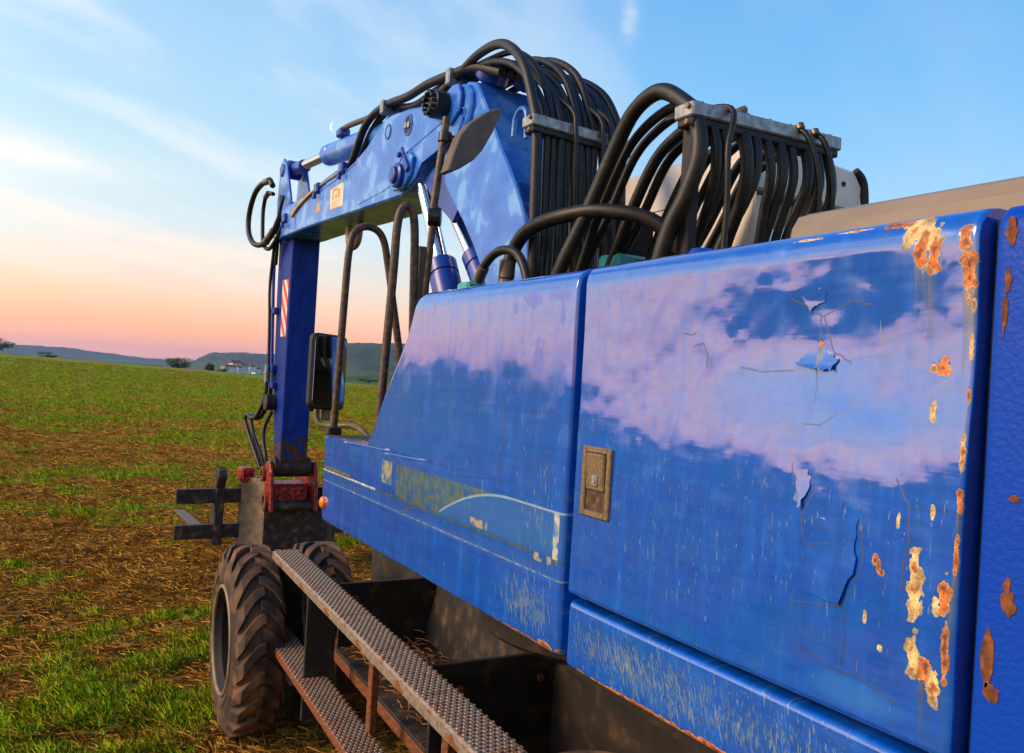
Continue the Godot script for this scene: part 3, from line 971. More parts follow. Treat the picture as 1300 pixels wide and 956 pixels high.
# ------------------------------------------------------------------ lower half of the excavator
func make_undercarriage() -> void:
	var fr := Buf.new()
	box(fr, V(2.4, 0.78, 3.0), Vector3(0.95, 0.42, 4.2), 0.03)
	box(fr, V(2.4, 0.55, 4.73), Vector3(1.5, 0.24, 0.30), 0.03)
	box(fr, V(2.4, 0.55, 1.75), Vector3(1.5, 0.24, 0.30), 0.03)
	for f: float in [2.72, 4.02]: box(fr, V(1.72, 0.80, f + 0.035), Vector3(0.62, 0.30, 0.04), 0.004)
	put("chassis", fr, M.dark, machine, under)
	var ring := Buf.new()
	rod(ring, V(2.4, 0.98, 3.0), V(2.4, 1.30, 3.0), 0.62, 40, 0.02)
	put("slew_ring", ring, M.dark, machine)

	# tool tray on the left: two upright plates, a floor, a sloping inner side
	var a := Buf.new()
	cross_plate(a, [Vector2(1.39, 0.42), Vector2(2.0, 0.42), Vector2(2.0, 1.0), Vector2(1.39, 1.0)], 3.99, 4.01, 0.003)
	put("tray_plate", a, M.dark, machine, under)
	var a2 := Buf.new()
	cross_plate(a2, [Vector2(1.38, 0.30), Vector2(2.05, 0.30), Vector2(2.05, 0.985), Vector2(1.92, 1.0), Vector2(1.38, 1.0)], 2.735, 2.755, 0.003)
	put("tray_plate", a2, M.dark, machine, under)
	var fl := Buf.new()
	box(fl, V(1.68, 0.66, 3.37), Vector3(0.6, 0.02, 1.22), 0.003)
	put("tray_floor", fl, M.dark, machine, under)
	var sl := Buf.new()
	plate(sl, [Vector2(0.0, 0.0), Vector2(1.2, 0.0), Vector2(1.2, 0.52), Vector2(0.0, 0.52)], V(1.86, 0.68, 2.77), Vector3(0, 0, -1), Vector3(0.22, 0.975, 0).normalized(), Vector3(0.975, -0.22, 0).normalized(), 0.0, 0.015, 0.003)
	put("tray_side", sl, M.fork, machine, under)
	var post := Buf.new()
	box(post, V(2.04, 0.75, 3.93), Vector3(0.05, 0.6, 0.08), 0.006)
	put("tray_post", post, M.worn, machine, under)
	var st := Buf.new()
	rng.seed = 77
	for k in 420:
		var p := V(rng.randf_range(1.42, 1.84), 0.675 + rng.randf() * rng.randf() * 0.07, rng.randf_range(2.78, 3.95))
		var g := rng.randf() * TAU
		var d := Vector3(cos(g), rng.randf_range(-0.1, 0.25), sin(g)) * rng.randf_range(0.03, 0.09)
		tube(st, [p, p + d * 0.5 + Vector3(0, 0.006, 0), p + d], 0.0022, 3)
	var so := put("straw_litter", st, surface(rgb(176, 118, 58), 0.8), machine, under)
	so.set_meta("kind", "stuff")

	for q: Array in [[1.50, 0.90, 2.737], [1.86, 0.90, 2.737], [1.50, 0.55, 2.737], [1.86, 0.55, 2.737], [1.48, 0.92, 3.992], [1.90, 0.92, 3.992]]:
		var tb := Buf.new()
		bolt(tb, V(q[0], q[1], q[2]), Vector3(0, 0, 1), 0.016, 0.014)
		put("plate_bolt", tb, M.rust, machine, under)
	for q: Array in [[2.02, 1.22, 0.022], [2.07, 1.16, 0.016]]:
		var pl := Buf.new()
		tube(pl, smooth_path([V(q[0], q[1] - 0.1, 4.3), V(q[0], q[1], 4.05), V(q[0] - 0.02, q[1] - 0.05, 3.5), V(q[0] + 0.02, q[1] - 0.02, 3.0), V(q[0], q[1] - 0.16, 2.5), V(q[0] + 0.1, q[1] - 0.3, 2.2)], 6), q[2], 10)
		put("brake_line", pl, M.thin_hose, machine)
	# upper step with its toothed tread, end plates, and the lower step
	var sp := Buf.new()
	box(sp, V(1.232, 1.035, 3.2), Vector3(0.148, 0.05, 2.72), 0.006)
	put("step", sp, M.step, machine, under)
	put("step_tread", tread(1.165, 1.299, 1.86, 4.55, 1.0605), M.step, machine, under)
	var ep := Buf.new()
	cross_plate(ep, [Vector2(1.16, 0.42), Vector2(1.36, 0.42), Vector2(1.36, 0.80), Vector2(1.30, 1.012), Vector2(1.16, 1.012)], 4.54, 4.558, 0.003)
	put("step_end_plate", ep, M.dark, machine, under)
	for f: float in [3.75, 2.0]:
		var ep2 := Buf.new()
		cross_plate(ep2, [Vector2(1.16, 0.42), Vector2(1.305, 0.42), Vector2(1.305, 1.008), Vector2(1.16, 1.008)], f, f + 0.018, 0.003)
		put("step_end_plate", ep2, M.dark, machine, under)
	var rl := Buf.new()
	box(rl, V(1.20, 0.60, 3.62), Vector3(0.15, 0.04, 1.9), 0.006)
	put("lower_step", rl, M.rust, machine, under)
	put("step_tread", tread(1.13, 1.27, 2.70, 4.54, 0.6205), M.step, machine, under)
	var ch := Buf.new()
	box(ch, V(1.42, 0.62, 3.5), Vector3(0.07, 0.06, 2.0), 0.006)
	put("side_channel", ch, M.rust, machine, under)
	for f: float in [3.05, 2.3]:
		var br := Buf.new()
		box(br, V(1.26, 0.82, f), Vector3(0.03, 0.36, 0.05), 0.003)
		put("step_bracket", br, M.rust, machine, under)

	var tyre_mesh := tyre_shape()
	var rim_mesh := rim_shape()
	for f: float in [4.72, 1.70]:
		for x: float in [0.93, 1.33, 3.15, 3.55]:
			var wh := MeshInstance3D.new()
			wh.name = "wheel"
			machine.add_child(wh, true)
			var outer := x < 2.4
			wh.transform = Transform3D(Basis(), -machine_at) * under * Transform3D(Basis(Vector3.UP, 0.0 if outer else PI), V(x if outer else x + 0.28, 0.53, f))
			wh.mesh = rim_mesh
			wh.material_override = M.rim
			var ty := MeshInstance3D.new()
			ty.name = "tyre"
			ty.mesh = tyre_mesh
			ty.material_override = M.tyre
			wh.add_child(ty, true)
			ty.rotation.x = rng.randf() * TAU
			var fl2 := Buf.new()
			lathe(fl2, [Vector2(0.285, 0.012), Vector2(0.287, 0.002), Vector2(0.296, -0.003), Vector2(0.306, 0.002), Vector2(0.308, 0.012)], Vector3.ZERO, Vector3.RIGHT, 48, true)
			put("rim_flange", fl2, M.worn, wh)
	# dark valve block and pipes under the boom
	var vb := Buf.new()
	box(vb, V(2.25, 1.15, 4.1), Vector3(0.5, 0.3, 0.4), 0.02)
	put("valve_block", vb, M.dark, machine)


func tread(x0: float, x1: float, f0: float, f1: float, y: float) -> Buf:
	var b := Buf.new()
	var nx := 6
	var p := (x1 - x0) / nx
	var nf := int((f1 - f0) / p)
	for a in nf:
		for c in nx:
			var at := V(x0 + (c + 0.5 + (0.25 if a % 2 else -0.25)) * p, y, f0 + (a + 0.5) * p)
			lathe(b, [Vector2(p * 0.44, 0), Vector2(p * 0.36, 0.0055), Vector2(p * 0.24, 0.0055), Vector2(p * 0.17, -0.004)], at, Vector3.UP, 6)
	return b


func tyre_shape() -> ArrayMesh:
	# axle along x, outer face at x = 0, width 0.28, radius 0.53
	var b := Buf.new()
	lathe(b, [Vector2(0.285, 0.045), Vector2(0.30, 0.012), Vector2(0.335, 0.0), Vector2(0.385, 0.0), Vector2(0.43, 0.008), Vector2(0.462, 0.022), Vector2(0.492, 0.05), Vector2(0.503, 0.10), Vector2(0.506, 0.14), Vector2(0.503, 0.18), Vector2(0.492, 0.23), Vector2(0.462, 0.258), Vector2(0.42, 0.274), Vector2(0.34, 0.28), Vector2(0.29, 0.24)], Vector3.ZERO, Vector3.RIGHT, 64, true)
	lathe(b, [Vector2(0.352, 0.004), Vector2(0.356, -0.004), Vector2(0.364, -0.004), Vector2(0.368, 0.004)], Vector3.ZERO, Vector3.RIGHT, 64)
	var n := 22
	for k in n:
		for side in 2:
			var g0 := TAU * (k + 0.5 * side) / n
			# a lug: from the middle of the tread sweeping round over the shoulder
			var rows := []
			for s in 6:
				var t := float(s) / 5.0
				var x: float = lerpf(0.150, 0.012, t) if side == 0 else lerpf(0.130, 0.268, t)
				var g := g0 + 0.26 * t * t + 0.05 * t
				var rad := lerpf(0.529, 0.517, t * t)
				var low := lerpf(0.485, 0.43, t * t)
				var wd := lerpf(0.060, 0.094, t) / 0.53
				if s == 5: rad = 0.474
				var row := []
				for q: Array in [[-0.62, low], [-0.5, rad - 0.006], [-0.42, rad], [0.42, rad], [0.5, rad - 0.006], [0.62, low]]:
					var an: float = g + wd * q[0]
					row.append(Vector3(x, cos(an) * q[1], sin(an) * q[1]))
				rows.append(row)
			for s in 5:
				for q in 5:
					var p0: Vector3 = rows[s][q]
					var p1: Vector3 = rows[s][q + 1]
					var p2: Vector3 = rows[s + 1][q + 1]
					var p3: Vector3 = rows[s + 1][q]
					b.face([p0, p1, p2, p3], Vector3(0.14, cos(g0) * 0.40, sin(g0) * 0.40))
			for s: int in [0, 5]:
				b.face([rows[s][0], rows[s][1], rows[s][2], rows[s][3], rows[s][4], rows[s][5]], Vector3(0.14 if s else (0.3 if side == 0 else 0.0), cos(g0) * 0.50, sin(g0) * 0.50))
	return b.mesh()


func rim_shape() -> ArrayMesh:
	var b := Buf.new()
	lathe(b, [Vector2(0.305, 0.012), Vector2(0.298, 0.004), Vector2(0.288, 0.006), Vector2(0.275, 0.03), Vector2(0.262, 0.05), Vector2(0.258, 0.19), Vector2(0.235, 0.215), Vector2(0.20, 0.21), Vector2(0.13, 0.21), Vector2(0.125, 0.16), Vector2(0.09, 0.15), Vector2(0, 0.15)], Vector3.ZERO, Vector3.RIGHT, 48)
	lathe(b, [Vector2(0.29, 0.01), Vector2(0.29, 0.26), Vector2(0.10, 0.26)], Vector3.ZERO, Vector3.RIGHT, 48)
	for k in 10:
		var g := TAU * k / 10.0
		lathe(b, [Vector2(0.016, 0.0), Vector2(0.016, 0.022), Vector2(0.010, 0.026), Vector2(0.009, 0.04), Vector2(0, 0.04)], Vector3(0.212, cos(g) * 0.175, sin(g) * 0.175), Vector3.LEFT, 6)
	return b.mesh()


# ------------------------------------------------------------------ upper body
func make_body() -> void:
	var core := Buf.new()
	box(core, V(2.42, 1.86, 1.98), Vector3(2.0, 0.96, 2.20), 0.02)
	box(core, V(2.42, 1.56, 3.5), Vector3(2.0, 0.38, 1.0), 0.02)
	put("body_frame", core, M.black, machine)
	var dk := Buf.new()
	box(dk, V(1.60, 1.755, 3.68), Vector3(0.53, 0.03, 0.68), 0.006)
	put("deck", dk, M.dark, machine)

	# --- rear engine door
	var chips := [[0.865, 2.405, 0.022, 0.028, 1], [0.842, 2.385, 0.026, 0.03, 1], [0.826, 2.355, 0.013, 0.03, 0], [0.85, 2.36, 0.014, 0.025, 0], [0.90, 2.42, 0.03, 0.006, 0], [0.772, 2.375, 0.012, 0.02, 0], [0.766, 2.345, 0.012, 0.016, 0], [0.764, 2.315, 0.010, 0.035, 0],
		[0.803, 2.165, 0.013, 0.018, 0], [0.822, 2.165, 0.006, 0.008, 1], [0.815, 2.09, 0.006, 0.018, 1], [0.90, 1.823, 0.007, 0.010, 0], [0.893, 1.811, 0.004, 0.010, 0], [0.887, 1.803, 0.006, 0.005, 0],
		[0.823, 1.785, 0.013, 0.055, 1], [0.826, 1.83, 0.009, 0.03, 1], [0.822, 1.675, 0.012, 0.03, 1], [0.798, 1.66, 0.014, 0.024, 0], [0.783, 1.64, 0.011, 0.03, 1], [0.773, 1.79, 0.011, 0.032, 0], [0.785, 1.775, 0.007, 0.02, 1], [0.766, 1.70, 0.006, 0.05, 0],
		[0.757, 2.20, 0.004, 0.022, 1], [0.756, 2.12, 0.003, 0.016, 0], [0.757, 2.03, 0.004, 0.03, 1], [0.756, 1.95, 0.005, 0.02, 0], [0.757, 1.86, 0.004, 0.035, 0], [0.756, 2.27, 0.003, 0.014, 1], [0.915, 1.715, 0.004, 0.012, 1], [0.885, 1.672, 0.007, 0.007, 1], [0.86, 1.90, 0.004, 0.014, 1], [0.80, 1.92, 0.004, 0.02, 1], [1.06, 2.21, 0.006, 0.006, 0], [1.1, 2.415, 0.03, 0.003, 1], [1.02, 2.38, 0.05, 0.004, 2], [1.0, 2.42, 0.04, 0.003, 1]]
	var splash := [[1.55, 1.75, 0.42, 0.20, 800, -0.12], [1.25, 1.80, 0.5, 0.22, 420, 0.02], [1.0, 1.85, 0.4, 0.3, 130, 0.0], [1.78, 1.95, 0.12, 0.22, 220, -0.05], [0.85, 1.9, 0.12, 0.3, 90, 0.0]]
	var paint := panel_paint(1024, 896, 0.73, 1.85, 1.50, 2.45, chips, splash, 5, door_cracks)
	var mat := panel_material(paint)
	mat.heightmap_enabled = true
	mat.heightmap_texture = panel_relief(512, 448, chips, 0.73, 1.85, 1.50, 2.45)
	mat.heightmap_scale = 0.16
	M.door_paint = mat
	var rows := ends(1.525, 2.432, 0.05, 0.26, 0.011)
	rows[0] = [1.525, 0.09]; rows[1] = [1.525, 0.018]
	for k in range(2, 6):
		var g := PI * 0.5 * (k - 1) / 4.0
		rows[k] = [1.525 + 0.014 * (1.0 - cos(g)), 0.014 * (1.0 - sin(g))]
	var b := panel(ends(0.750, 1.832, 0.010, 0.12, 0.011), rows, 1.3, door_dents, plain_span, Rect2(0.73, 1.50, 1.12, 0.95))
	var door := put("engine_door", b, mat, machine)
	door.set_meta("label", "dented rear engine door with peeling paint and rust chips")
	make_latch(door)
	make_flakes(door)

	# --- front side panel
	var chips2 := [[1.95, 2.36, 0.05, 0.02, 2], [2.1, 2.35, 0.04, 0.03, 2], [2.2, 2.33, 0.02, 0.02, 2], [1.93, 2.30, 0.012, 0.03, 2], [2.05, 2.17, 0.03, 0.05, 2], [1.92, 2.12, 0.015, 0.06, 2], [3.95, 1.45, 0.02, 0.012, 1], [2.05, 1.346, 0.14, 0.005, 0], [1.92, 1.352, 0.04, 0.010, 0]]
	var splash2 := [[2.0, 1.75, 0.14, 0.26, 300, -0.15], [2.05, 1.45, 0.16, 0.07, 800, -0.3], [2.4, 1.9, 0.4, 0.3, 130, -0.05], [3.2, 1.6, 0.6, 0.2, 70, 0.0]]
	var paint2 := panel_paint(1280, 640, 1.84, 4.06, 1.33, 2.45, chips2, splash2, 8, stripe_decals)
	var mat2 := panel_material(paint2)
	var rows2 := ends(1.338, 2.432, 0.06, 0.30, 0.0125)
	rows2[0] = [1.338, 0.09]; rows2[1] = [1.338, 0.02]
	for k in range(2, 6):
		var g := PI * 0.5 * (k - 1) / 4.0
		rows2[k] = [1.338 + 0.016 * (1.0 - cos(g)), 0.016 * (1.0 - sin(g))]
	var b2 := panel(ends(1.866, 4.03, 0.018, 0.09, 0.018), rows2, 1.3, front_dents, front_span, Rect2(1.84, 1.33, 2.22, 1.12))
	var side := put("side_panel", b2, mat2, machine)
	side.set_meta("label", "long front side panel with faded stripes and a slanted front edge")
	var am := Buf.new()
	lathe(am, [Vector2(0.030, -0.004), Vector2(0.030, 0.006), Vector2(0.026, 0.016), Vector2(0.015, 0.022), Vector2(0, 0.024)], V(1.302, 1.432, 3.985), Vector3.LEFT, 20, true)
	put("marker_lamp", am, M.amber, side, Transform3D(Basis(), machine_at) * Transform3D(Basis(), -machine_at))

	# --- sill strip under the engine door
	var paint3 := panel_paint(768, 192, 0.73, 1.87, 1.30, 1.53, [[1.5, 1.332, 0.24, 0.008, 0], [1.2, 1.335, 0.2, 0.008, 0]], [[1.55, 1.42, 0.30, 0.07, 2600, -0.3], [1.1, 1.42, 0.3, 0.07, 1500, -0.1]], 21, no_decals)
	var rows3 := ends(1.325, 1.505, 0.016, 0.08, 0.02)
	var b3 := panel(ends(0.748, 1.842, 0.03, 0.08, 0.03), rows3, 1.304, sill_dents, plain_span, Rect2(0.73, 1.30, 1.14, 0.23))
	put("sill_panel", b3, panel_material(paint3), machine)
	var gap := Buf.new()
	box(gap, V(1.395, 1.89, 1.85), Vector3(0.03, 1.04, 0.12), 0.003)
	box(gap, V(1.395, 1.515, 1.3), Vector3(0.03, 0.06, 1.1), 0.003)
	box(gap, V(1.39, 1.89, 0.735), Vector3(0.09, 1.04, 0.024), 0.002)
	put("seal", gap, M.black, machine)

	# --- counterweight, cast with a rough skin
	var cw := Buf.new()
	cw = panel(ends(-0.75, 0.720, 0.016, 0.2, 0.04), ends(1.15, 2.425, 0.045, 1.0, 0.05), 1.292, zero_dents, plain_span, Rect2(-0.75, 1.15, 1.46, 1.28))
	box(cw, V(2.42, 1.79, -0.02), Vector3(2.2, 1.24, 1.40), 0.03)
	var cwo := put("counterweight", cw, M.wrinkle, machine)
	for q: Array in [[0.668, 1.805, 0.012, 0.020], [0.694, 1.72, 0.009, 0.05], [0.686, 1.665, 0.014, 0.016], [0.668, 1.965, 0.010, 0.006], [0.692, 2.375, 0.010, 0.024], [0.694, 2.30, 0.006, 0.02], [0.697, 2.25, 0.004, 0.04], [0.67, 1.835, 0.006, 0.014]]:
		var rp := Buf.new()
		var pts := []
		rng.seed = int(q[1] * 1000)
		for k in 14:
			var g := TAU * k / 14.0
			var r := rng.randf_range(0.65, 1.25)
			pts.append(Vector2(q[0] + cos(g) * q[2] * r, q[1] + sin(g) * q[3] * r))
		side_plate(rp, pts, 1.2905, 1.2925, 0.0006)
		put("rust_patch", rp, M.rust, cwo)

	# --- tan engine hood on top
	var hd := Buf.new()
	cross_plate(hd, [Vector2(1.50, 2.36), Vector2(3.35, 2.36), Vector2(3.35, 2.47), Vector2(3.27, 2.535), Vector2(1.56, 2.535), Vector2(1.52, 2.52), Vector2(1.50, 2.49)], -0.6, 1.33, 0.03)
	put("engine_hood", hd, M.tan, machine)


func zero_dents(_f: float, _y: float) -> float:
	return 0.0


func sill_dents(f: float, y: float) -> float:
	return 0.002 * sin(f * 7.0) + 0.003 * bump(f, y, 1.4, 1.42, 0.2, 0.05)


var dn := FastNoiseLite.new()

func door_dents(f: float, y: float) -> float:
	dn.seed = 77; dn.frequency = 1.0; dn.fractal_octaves = 3
	var d := 0.0
	# the long hollow across the middle of the door and the smaller knocks round it
	d += 0.025 * bump(f, y, 1.0, 2.20, 0.205, 0.11)
	d += 0.0105 * bump(f, y, 1.48, 2.165, 0.20, 0.13)
	d += 0.0035 * bump(f, y, 0.93, 2.10, 0.06, 0.035)
	d += 0.0022 * bump(f, y, 1.38, 2.185, 0.018, 0.020)
	d -= 0.003 * bump(f, y, 1.36, 2.19, 0.035, 0.03)
	d += 0.0028 * bump(f, y, 1.05, 2.29, 0.03, 0.02)
	d -= 0.0022 * bump(f, y, 1.10, 2.31, 0.05, 0.016)
	d += 0.002 * bump(f, y, 0.97, 2.33, 0.03, 0.015)
	d += 0.006 * bump(f, y, 0.95, 1.60, 0.16, 0.06)
	d += dn.get_noise_2d(f * 5.0, y * 5.0) * 0.0014 + dn.get_noise_2d(f * 14.0, y * 22.0) * lerpf(0.0004, 0.00008, smoothstep(1.0, 1.45, f))
	return d


func front_dents(f: float, y: float) -> float:
	dn.seed = 78; dn.frequency = 1.0; dn.fractal_octaves = 3
	var d := 0.0025 * bump(f, y, 2.3, 2.05, 0.25, 0.12) - 0.002 * bump(f, y, 2.8, 2.2, 0.3, 0.15)
	d += dn.get_noise_2d(f * 3.0, y * 2.4) * 0.0016 + dn.get_noise_2d(f * 18.0, y * 8.0) * 0.0001
	d += 0.0035 * (smoothstep(1.545, 1.55, y) - smoothstep(1.597, 1.602, y)) * 0.4
	return d


# relief of the door's skin: chips lie a little deeper, brush lines and fine pitting elsewhere
func panel_relief(w: int, h: int, chips: Array, f0: float, f1: float, y0: float, y1: float) -> ImageTexture:
	var f := FastNoiseLite.new()
	f.seed = 90; f.frequency = 0.5; f.fractal_octaves = 3
	var data := PackedFloat32Array()
	data.resize(w * h)
	for y in h:
		for x in w:
			var ff := lerpf(f0, f1, x / float(w))
			data[y * w + x] = 0.5 + f.get_noise_2d(x * 0.03, y * 0.5) * 0.013 + f.get_noise_2d(x * 0.10, y * 0.10) * 0.04 * (1.0 - smoothstep(1.25, 1.6, ff))
	for c: Array in chips:
		if int(c[4]) == 2: continue
		for y in range(maxi(int((y1 - float(c[1]) - float(c[3]) * 1.4) / (y1 - y0) * h), 0), mini(int((y1 - float(c[1]) + float(c[3]) * 1.4) / (y1 - y0) * h), h)):
			for x in range(maxi(int((float(c[0]) - float(c[2]) * 1.4 - f0) / (f1 - f0) * w), 0), mini(int((float(c[0]) + float(c[2]) * 1.4 - f0) / (f1 - f0) * w), w)):
				var dx := (lerpf(f0, f1, x / float(w)) - float(c[0])) / float(c[2])
				var dy := (lerpf(y1, y0, y / float(h)) - float(c[1])) / float(c[3])
				var e := sqrt(dx * dx + dy * dy)
				data[y * w + x] -= 0.35 * (1.0 - smoothstep(0.75, 1.1, e)) + f.get_noise_2d(x * 0.5, y * 0.5) * 0.1 * (1.0 - smoothstep(0.7, 1.0, e))
	var im := Image.create_from_data(w, h, false, Image.FORMAT_RF, data.to_byte_array())
	return ImageTexture.create_from_image(im)


func stripe_decals(col: PackedByteArray, rou: PackedByteArray, w: int, h: int, f0: float, y1: float, sx: float, sy: float, rag: PackedByteArray) -> void:
	for y in range(int((y1 - 1.78) * sy), int((y1 - 1.50) * sy)):
		var yy := y1 - y / sy
		for x in w:
			var f := x / sx + f0
			var k := y * w + x
			var n: float = rag[k] / 255.0 - 0.5
			var c := Color(0, 0, 0, 0)
			if yy > 1.545 and yy < 1.60: c = Color(20, 92, 186, 0.5)
			var arc := 1.735 - 0.125 * pow(clampf((f - 2.16) / 0.50, 0.0, 1.0), 2.0)
			if yy > 1.598 and yy < 1.735:
				if f < 2.66 and yy < arc: c = Color(46, 112, 186, 0.6)
				elif f < 3.08 and f > 2.0: c = Color(96, 110, 104, clampf(0.85 + n * 1.2 - 0.25 * absf(sin(f * 21.0)), 0.0, 0.9))
				elif f > 3.125 and f < 3.235 and yy > 1.64: c = Color(170, 164, 140, clampf(0.85 + n * 1.4, 0.0, 1.0))
			if f < 2.66 and absf(yy - arc) < 0.004 and yy > 1.6: c = Color(190, 200, 206, 0.75)
			if absf(f - 1.90) < 0.014 and yy > 1.60 and yy < 1.735: c = Color(200, 196, 186, clampf(0.8 + n * 1.6, 0.0, 1.0))
			if absf(yy - 1.545) < 0.0028: c = Color(150, 160, 164, clampf(0.65 + n * 1.2, 0.0, 1.0))
			if absf(yy - 1.598) < 0.0055 and f > 3.3: c = Color(226, 224, 218, clampf(0.95 + n, 0.0, 1.0))
			elif absf(yy - 1.598) < 0.004: c = Color(90, 96, 84, clampf(0.75 + n * 1.4, 0.0, 1.0))
			if yy > 1.600 and yy < 1.620 and f > 3.62 and f < 4.0: c = Color(122, 116, 98, clampf(0.9 + n, 0.0, 1.0))
			if yy > 1.545 and yy < 1.60 and absf(f - 2.95 + (yy - 1.57) * 3.0) < 0.012: c = Color(96, 90, 74, 0.8)
			if absf(yy - 1.622) < 0.014 and f > 2.3 and f < 2.42: c = Color(168, 160, 134, clampf(0.7 + n * 3.0, 0.0, 1.0))
			if absf(yy - 1.592) < 0.012 and f > 1.92 and f < 2.02: c = Color(176, 166, 140, clampf(0.6 + n * 3.0, 0.0, 1.0))
			if c.a <= 0.0: continue
			col[k * 3] = int(lerpf(col[k * 3], c.r, c.a)); col[k * 3 + 1] = int(lerpf(col[k * 3 + 1], c.g, c.a)); col[k * 3 + 2] = int(lerpf(col[k * 3 + 2], c.b, c.a))
			rou[k] = int(lerpf(rou[k], 110.0, c.a * 0.5))


func make_latch(door: Node3D) -> void:
	var x := 1.3
	var fr := Buf.new()
	# frame: four bars round a recess
	var y0 := 1.752
	var y1 := 1.938
	var f0 := 1.662
	var f1 := 1.786
	box(fr, V(x - 0.003, (y0 + y1) * 0.5, f0 + 0.009), Vector3(0.012, y1 - y0, 0.018), 0.003)
	box(fr, V(x - 0.003, (y0 + y1) * 0.5, f1 - 0.009), Vector3(0.012, y1 - y0, 0.018), 0.003)
	box(fr, V(x - 0.0035, y1 - 0.008, (f0 + f1) * 0.5), Vector3(0.012, 0.016, f1 - f0 - 0.036), 0.003)
	box(fr, V(x - 0.0035, y0 + 0.008, (f0 + f1) * 0.5), Vector3(0.012, 0.016, f1 - f0 - 0.036), 0.003)
	put("latch", fr, M.brass, door)
	var rc := Buf.new()
	box(rc, V(x - 0.0005, (y0 + y1) * 0.5, (f0 + f1) * 0.5), Vector3(0.004, y1 - y0 - 0.03, f1 - f0 - 0.03), 0.0005)
	put("latch_recess", rc, M.rail, door)
	var pad := Buf.new()
	box(pad, V(x - 0.005, 1.872, (f0 + f1) * 0.5), Vector3(0.014, 0.098, 0.078), 0.004, Basis(Vector3(0, 0, 1), 0.05))
	put("latch_paddle", pad, M.brass, door)
	var lk := Buf.new()
	box(lk, V(x - 0.0125, 1.850, (f0 + f1) * 0.5 - 0.004), Vector3(0.005, 0.028, 0.024), 0.002)
	lathe(lk, [Vector2(0.008, 0), Vector2(0.007, 0.003), Vector2(0, 0.003)], V(x - 0.015, 1.850, (f0 + f1) * 0.5 - 0.004), Vector3.LEFT, 14)
	put("lock", lk, M.galvanised, door)


# Lifted flakes of paint: thin plates bent away from the door along one side.
func make_flakes(door: Node3D) -> void:
	var list := [
		[[[1.115, 2.168], [1.07, 2.158], [1.03, 2.157], [1.018, 2.175], [1.045, 2.196], [1.09, 2.19]], Vector2(0.02, -1.0), 0.010],
		[[[1.088, 1.965], [1.058, 1.965], [1.045, 1.935], [1.068, 1.885], [1.080, 1.905]], Vector2(-0.2, -1.0), 0.008],
		[[[1.02, 1.875], [0.940, 1.885], [0.938, 1.80], [0.968, 1.725], [1.06, 1.735], [1.055, 1.80]], Vector2(-0.7, -0.7), 0.007],
		[[[1.085, 2.275], [1.055, 2.292], [1.045, 2.31], [1.075, 2.318], [1.10, 2.30]], Vector2(0.2, -1.0), 0.005]]
	for q: Array in list:
		var b := Buf.new()
		var pts := []
		for p: Array in q[0]: pts.append(Vector2(p[0], p[1]))
		var fine_pts := []
		for k in pts.size():
			for s in 6: fine_pts.append((pts[k] as Vector2).lerp(pts[(k + 1) % pts.size()], s / 6.0) + Vector2(rng.randf_range(-1, 1), rng.randf_range(-1, 1)) * 0.0035)
		var mid := Vector2.ZERO
		for p: Vector2 in fine_pts: mid += p
		mid /= fine_pts.size()
		var d: Vector2 = (q[1] as Vector2).normalized()
		var far := -10.0
		var near := 10.0
		for p: Vector2 in fine_pts:
			far = maxf(far, (p - mid).dot(d)); near = minf(near, (p - mid).dot(d))
		var lift := func(p: Vector2) -> float:
			var t := clampf(((p - mid).dot(d) - near) / (far - near), 0.0, 1.0)
			return 1.3 + door_dents(p.x, p.y) - 0.0008 - float(q[2]) * t * t
		var rings := [0.0, 0.5, 1.0]
		var n := fine_pts.size()
		var ids := []
		for r in 4:
			var row := []
			for k in n:
				var p: Vector2 = mid.lerp(fine_pts[k], r / 3.0)
				row.append(b.vert(V(lift.call(p), p.y, p.x), Vector3.LEFT, Vector2((p.x - 0.73) / 1.12, 1.0 - (p.y - 1.5) / 0.95)))
			ids.append(row)
		for r in 3:
			for k in n:
				var c := (k + 1) % n
				b.tri(ids[r][k], ids[r][c], ids[r + 1][c]); b.tri(ids[r][k], ids[r + 1][c], ids[r + 1][k])
		for k in n:   # the lifted rim has a thickness
			var c := (k + 1) % n
			var p0: Vector3 = b.v[ids[3][k]]
			var p1: Vector3 = b.v[ids[3][c]]
			b.face([p0, p1, p1 + Vector3(0.0012, 0, 0), p0 + Vector3(0.0012, 0, 0)], V(1.3, mid.y, mid.x))
		for r in 4:
			for k in n:
				var p: Vector2 = mid.lerp(fine_pts[k], r / 3.0)
				var e := 0.003
				var gx: float = (lift.call(p + Vector2(e, 0)) - lift.call(p - Vector2(e, 0))) / (2.0 * e)
				var gy: float = (lift.call(p + Vector2(0, e)) - lift.call(p - Vector2(0, e))) / (2.0 * e)
				b.n[ids[r][k]] = Vector3(-1.0, gy, -gx).normalized()
		put("paint_flake", b, M.door_paint, door)


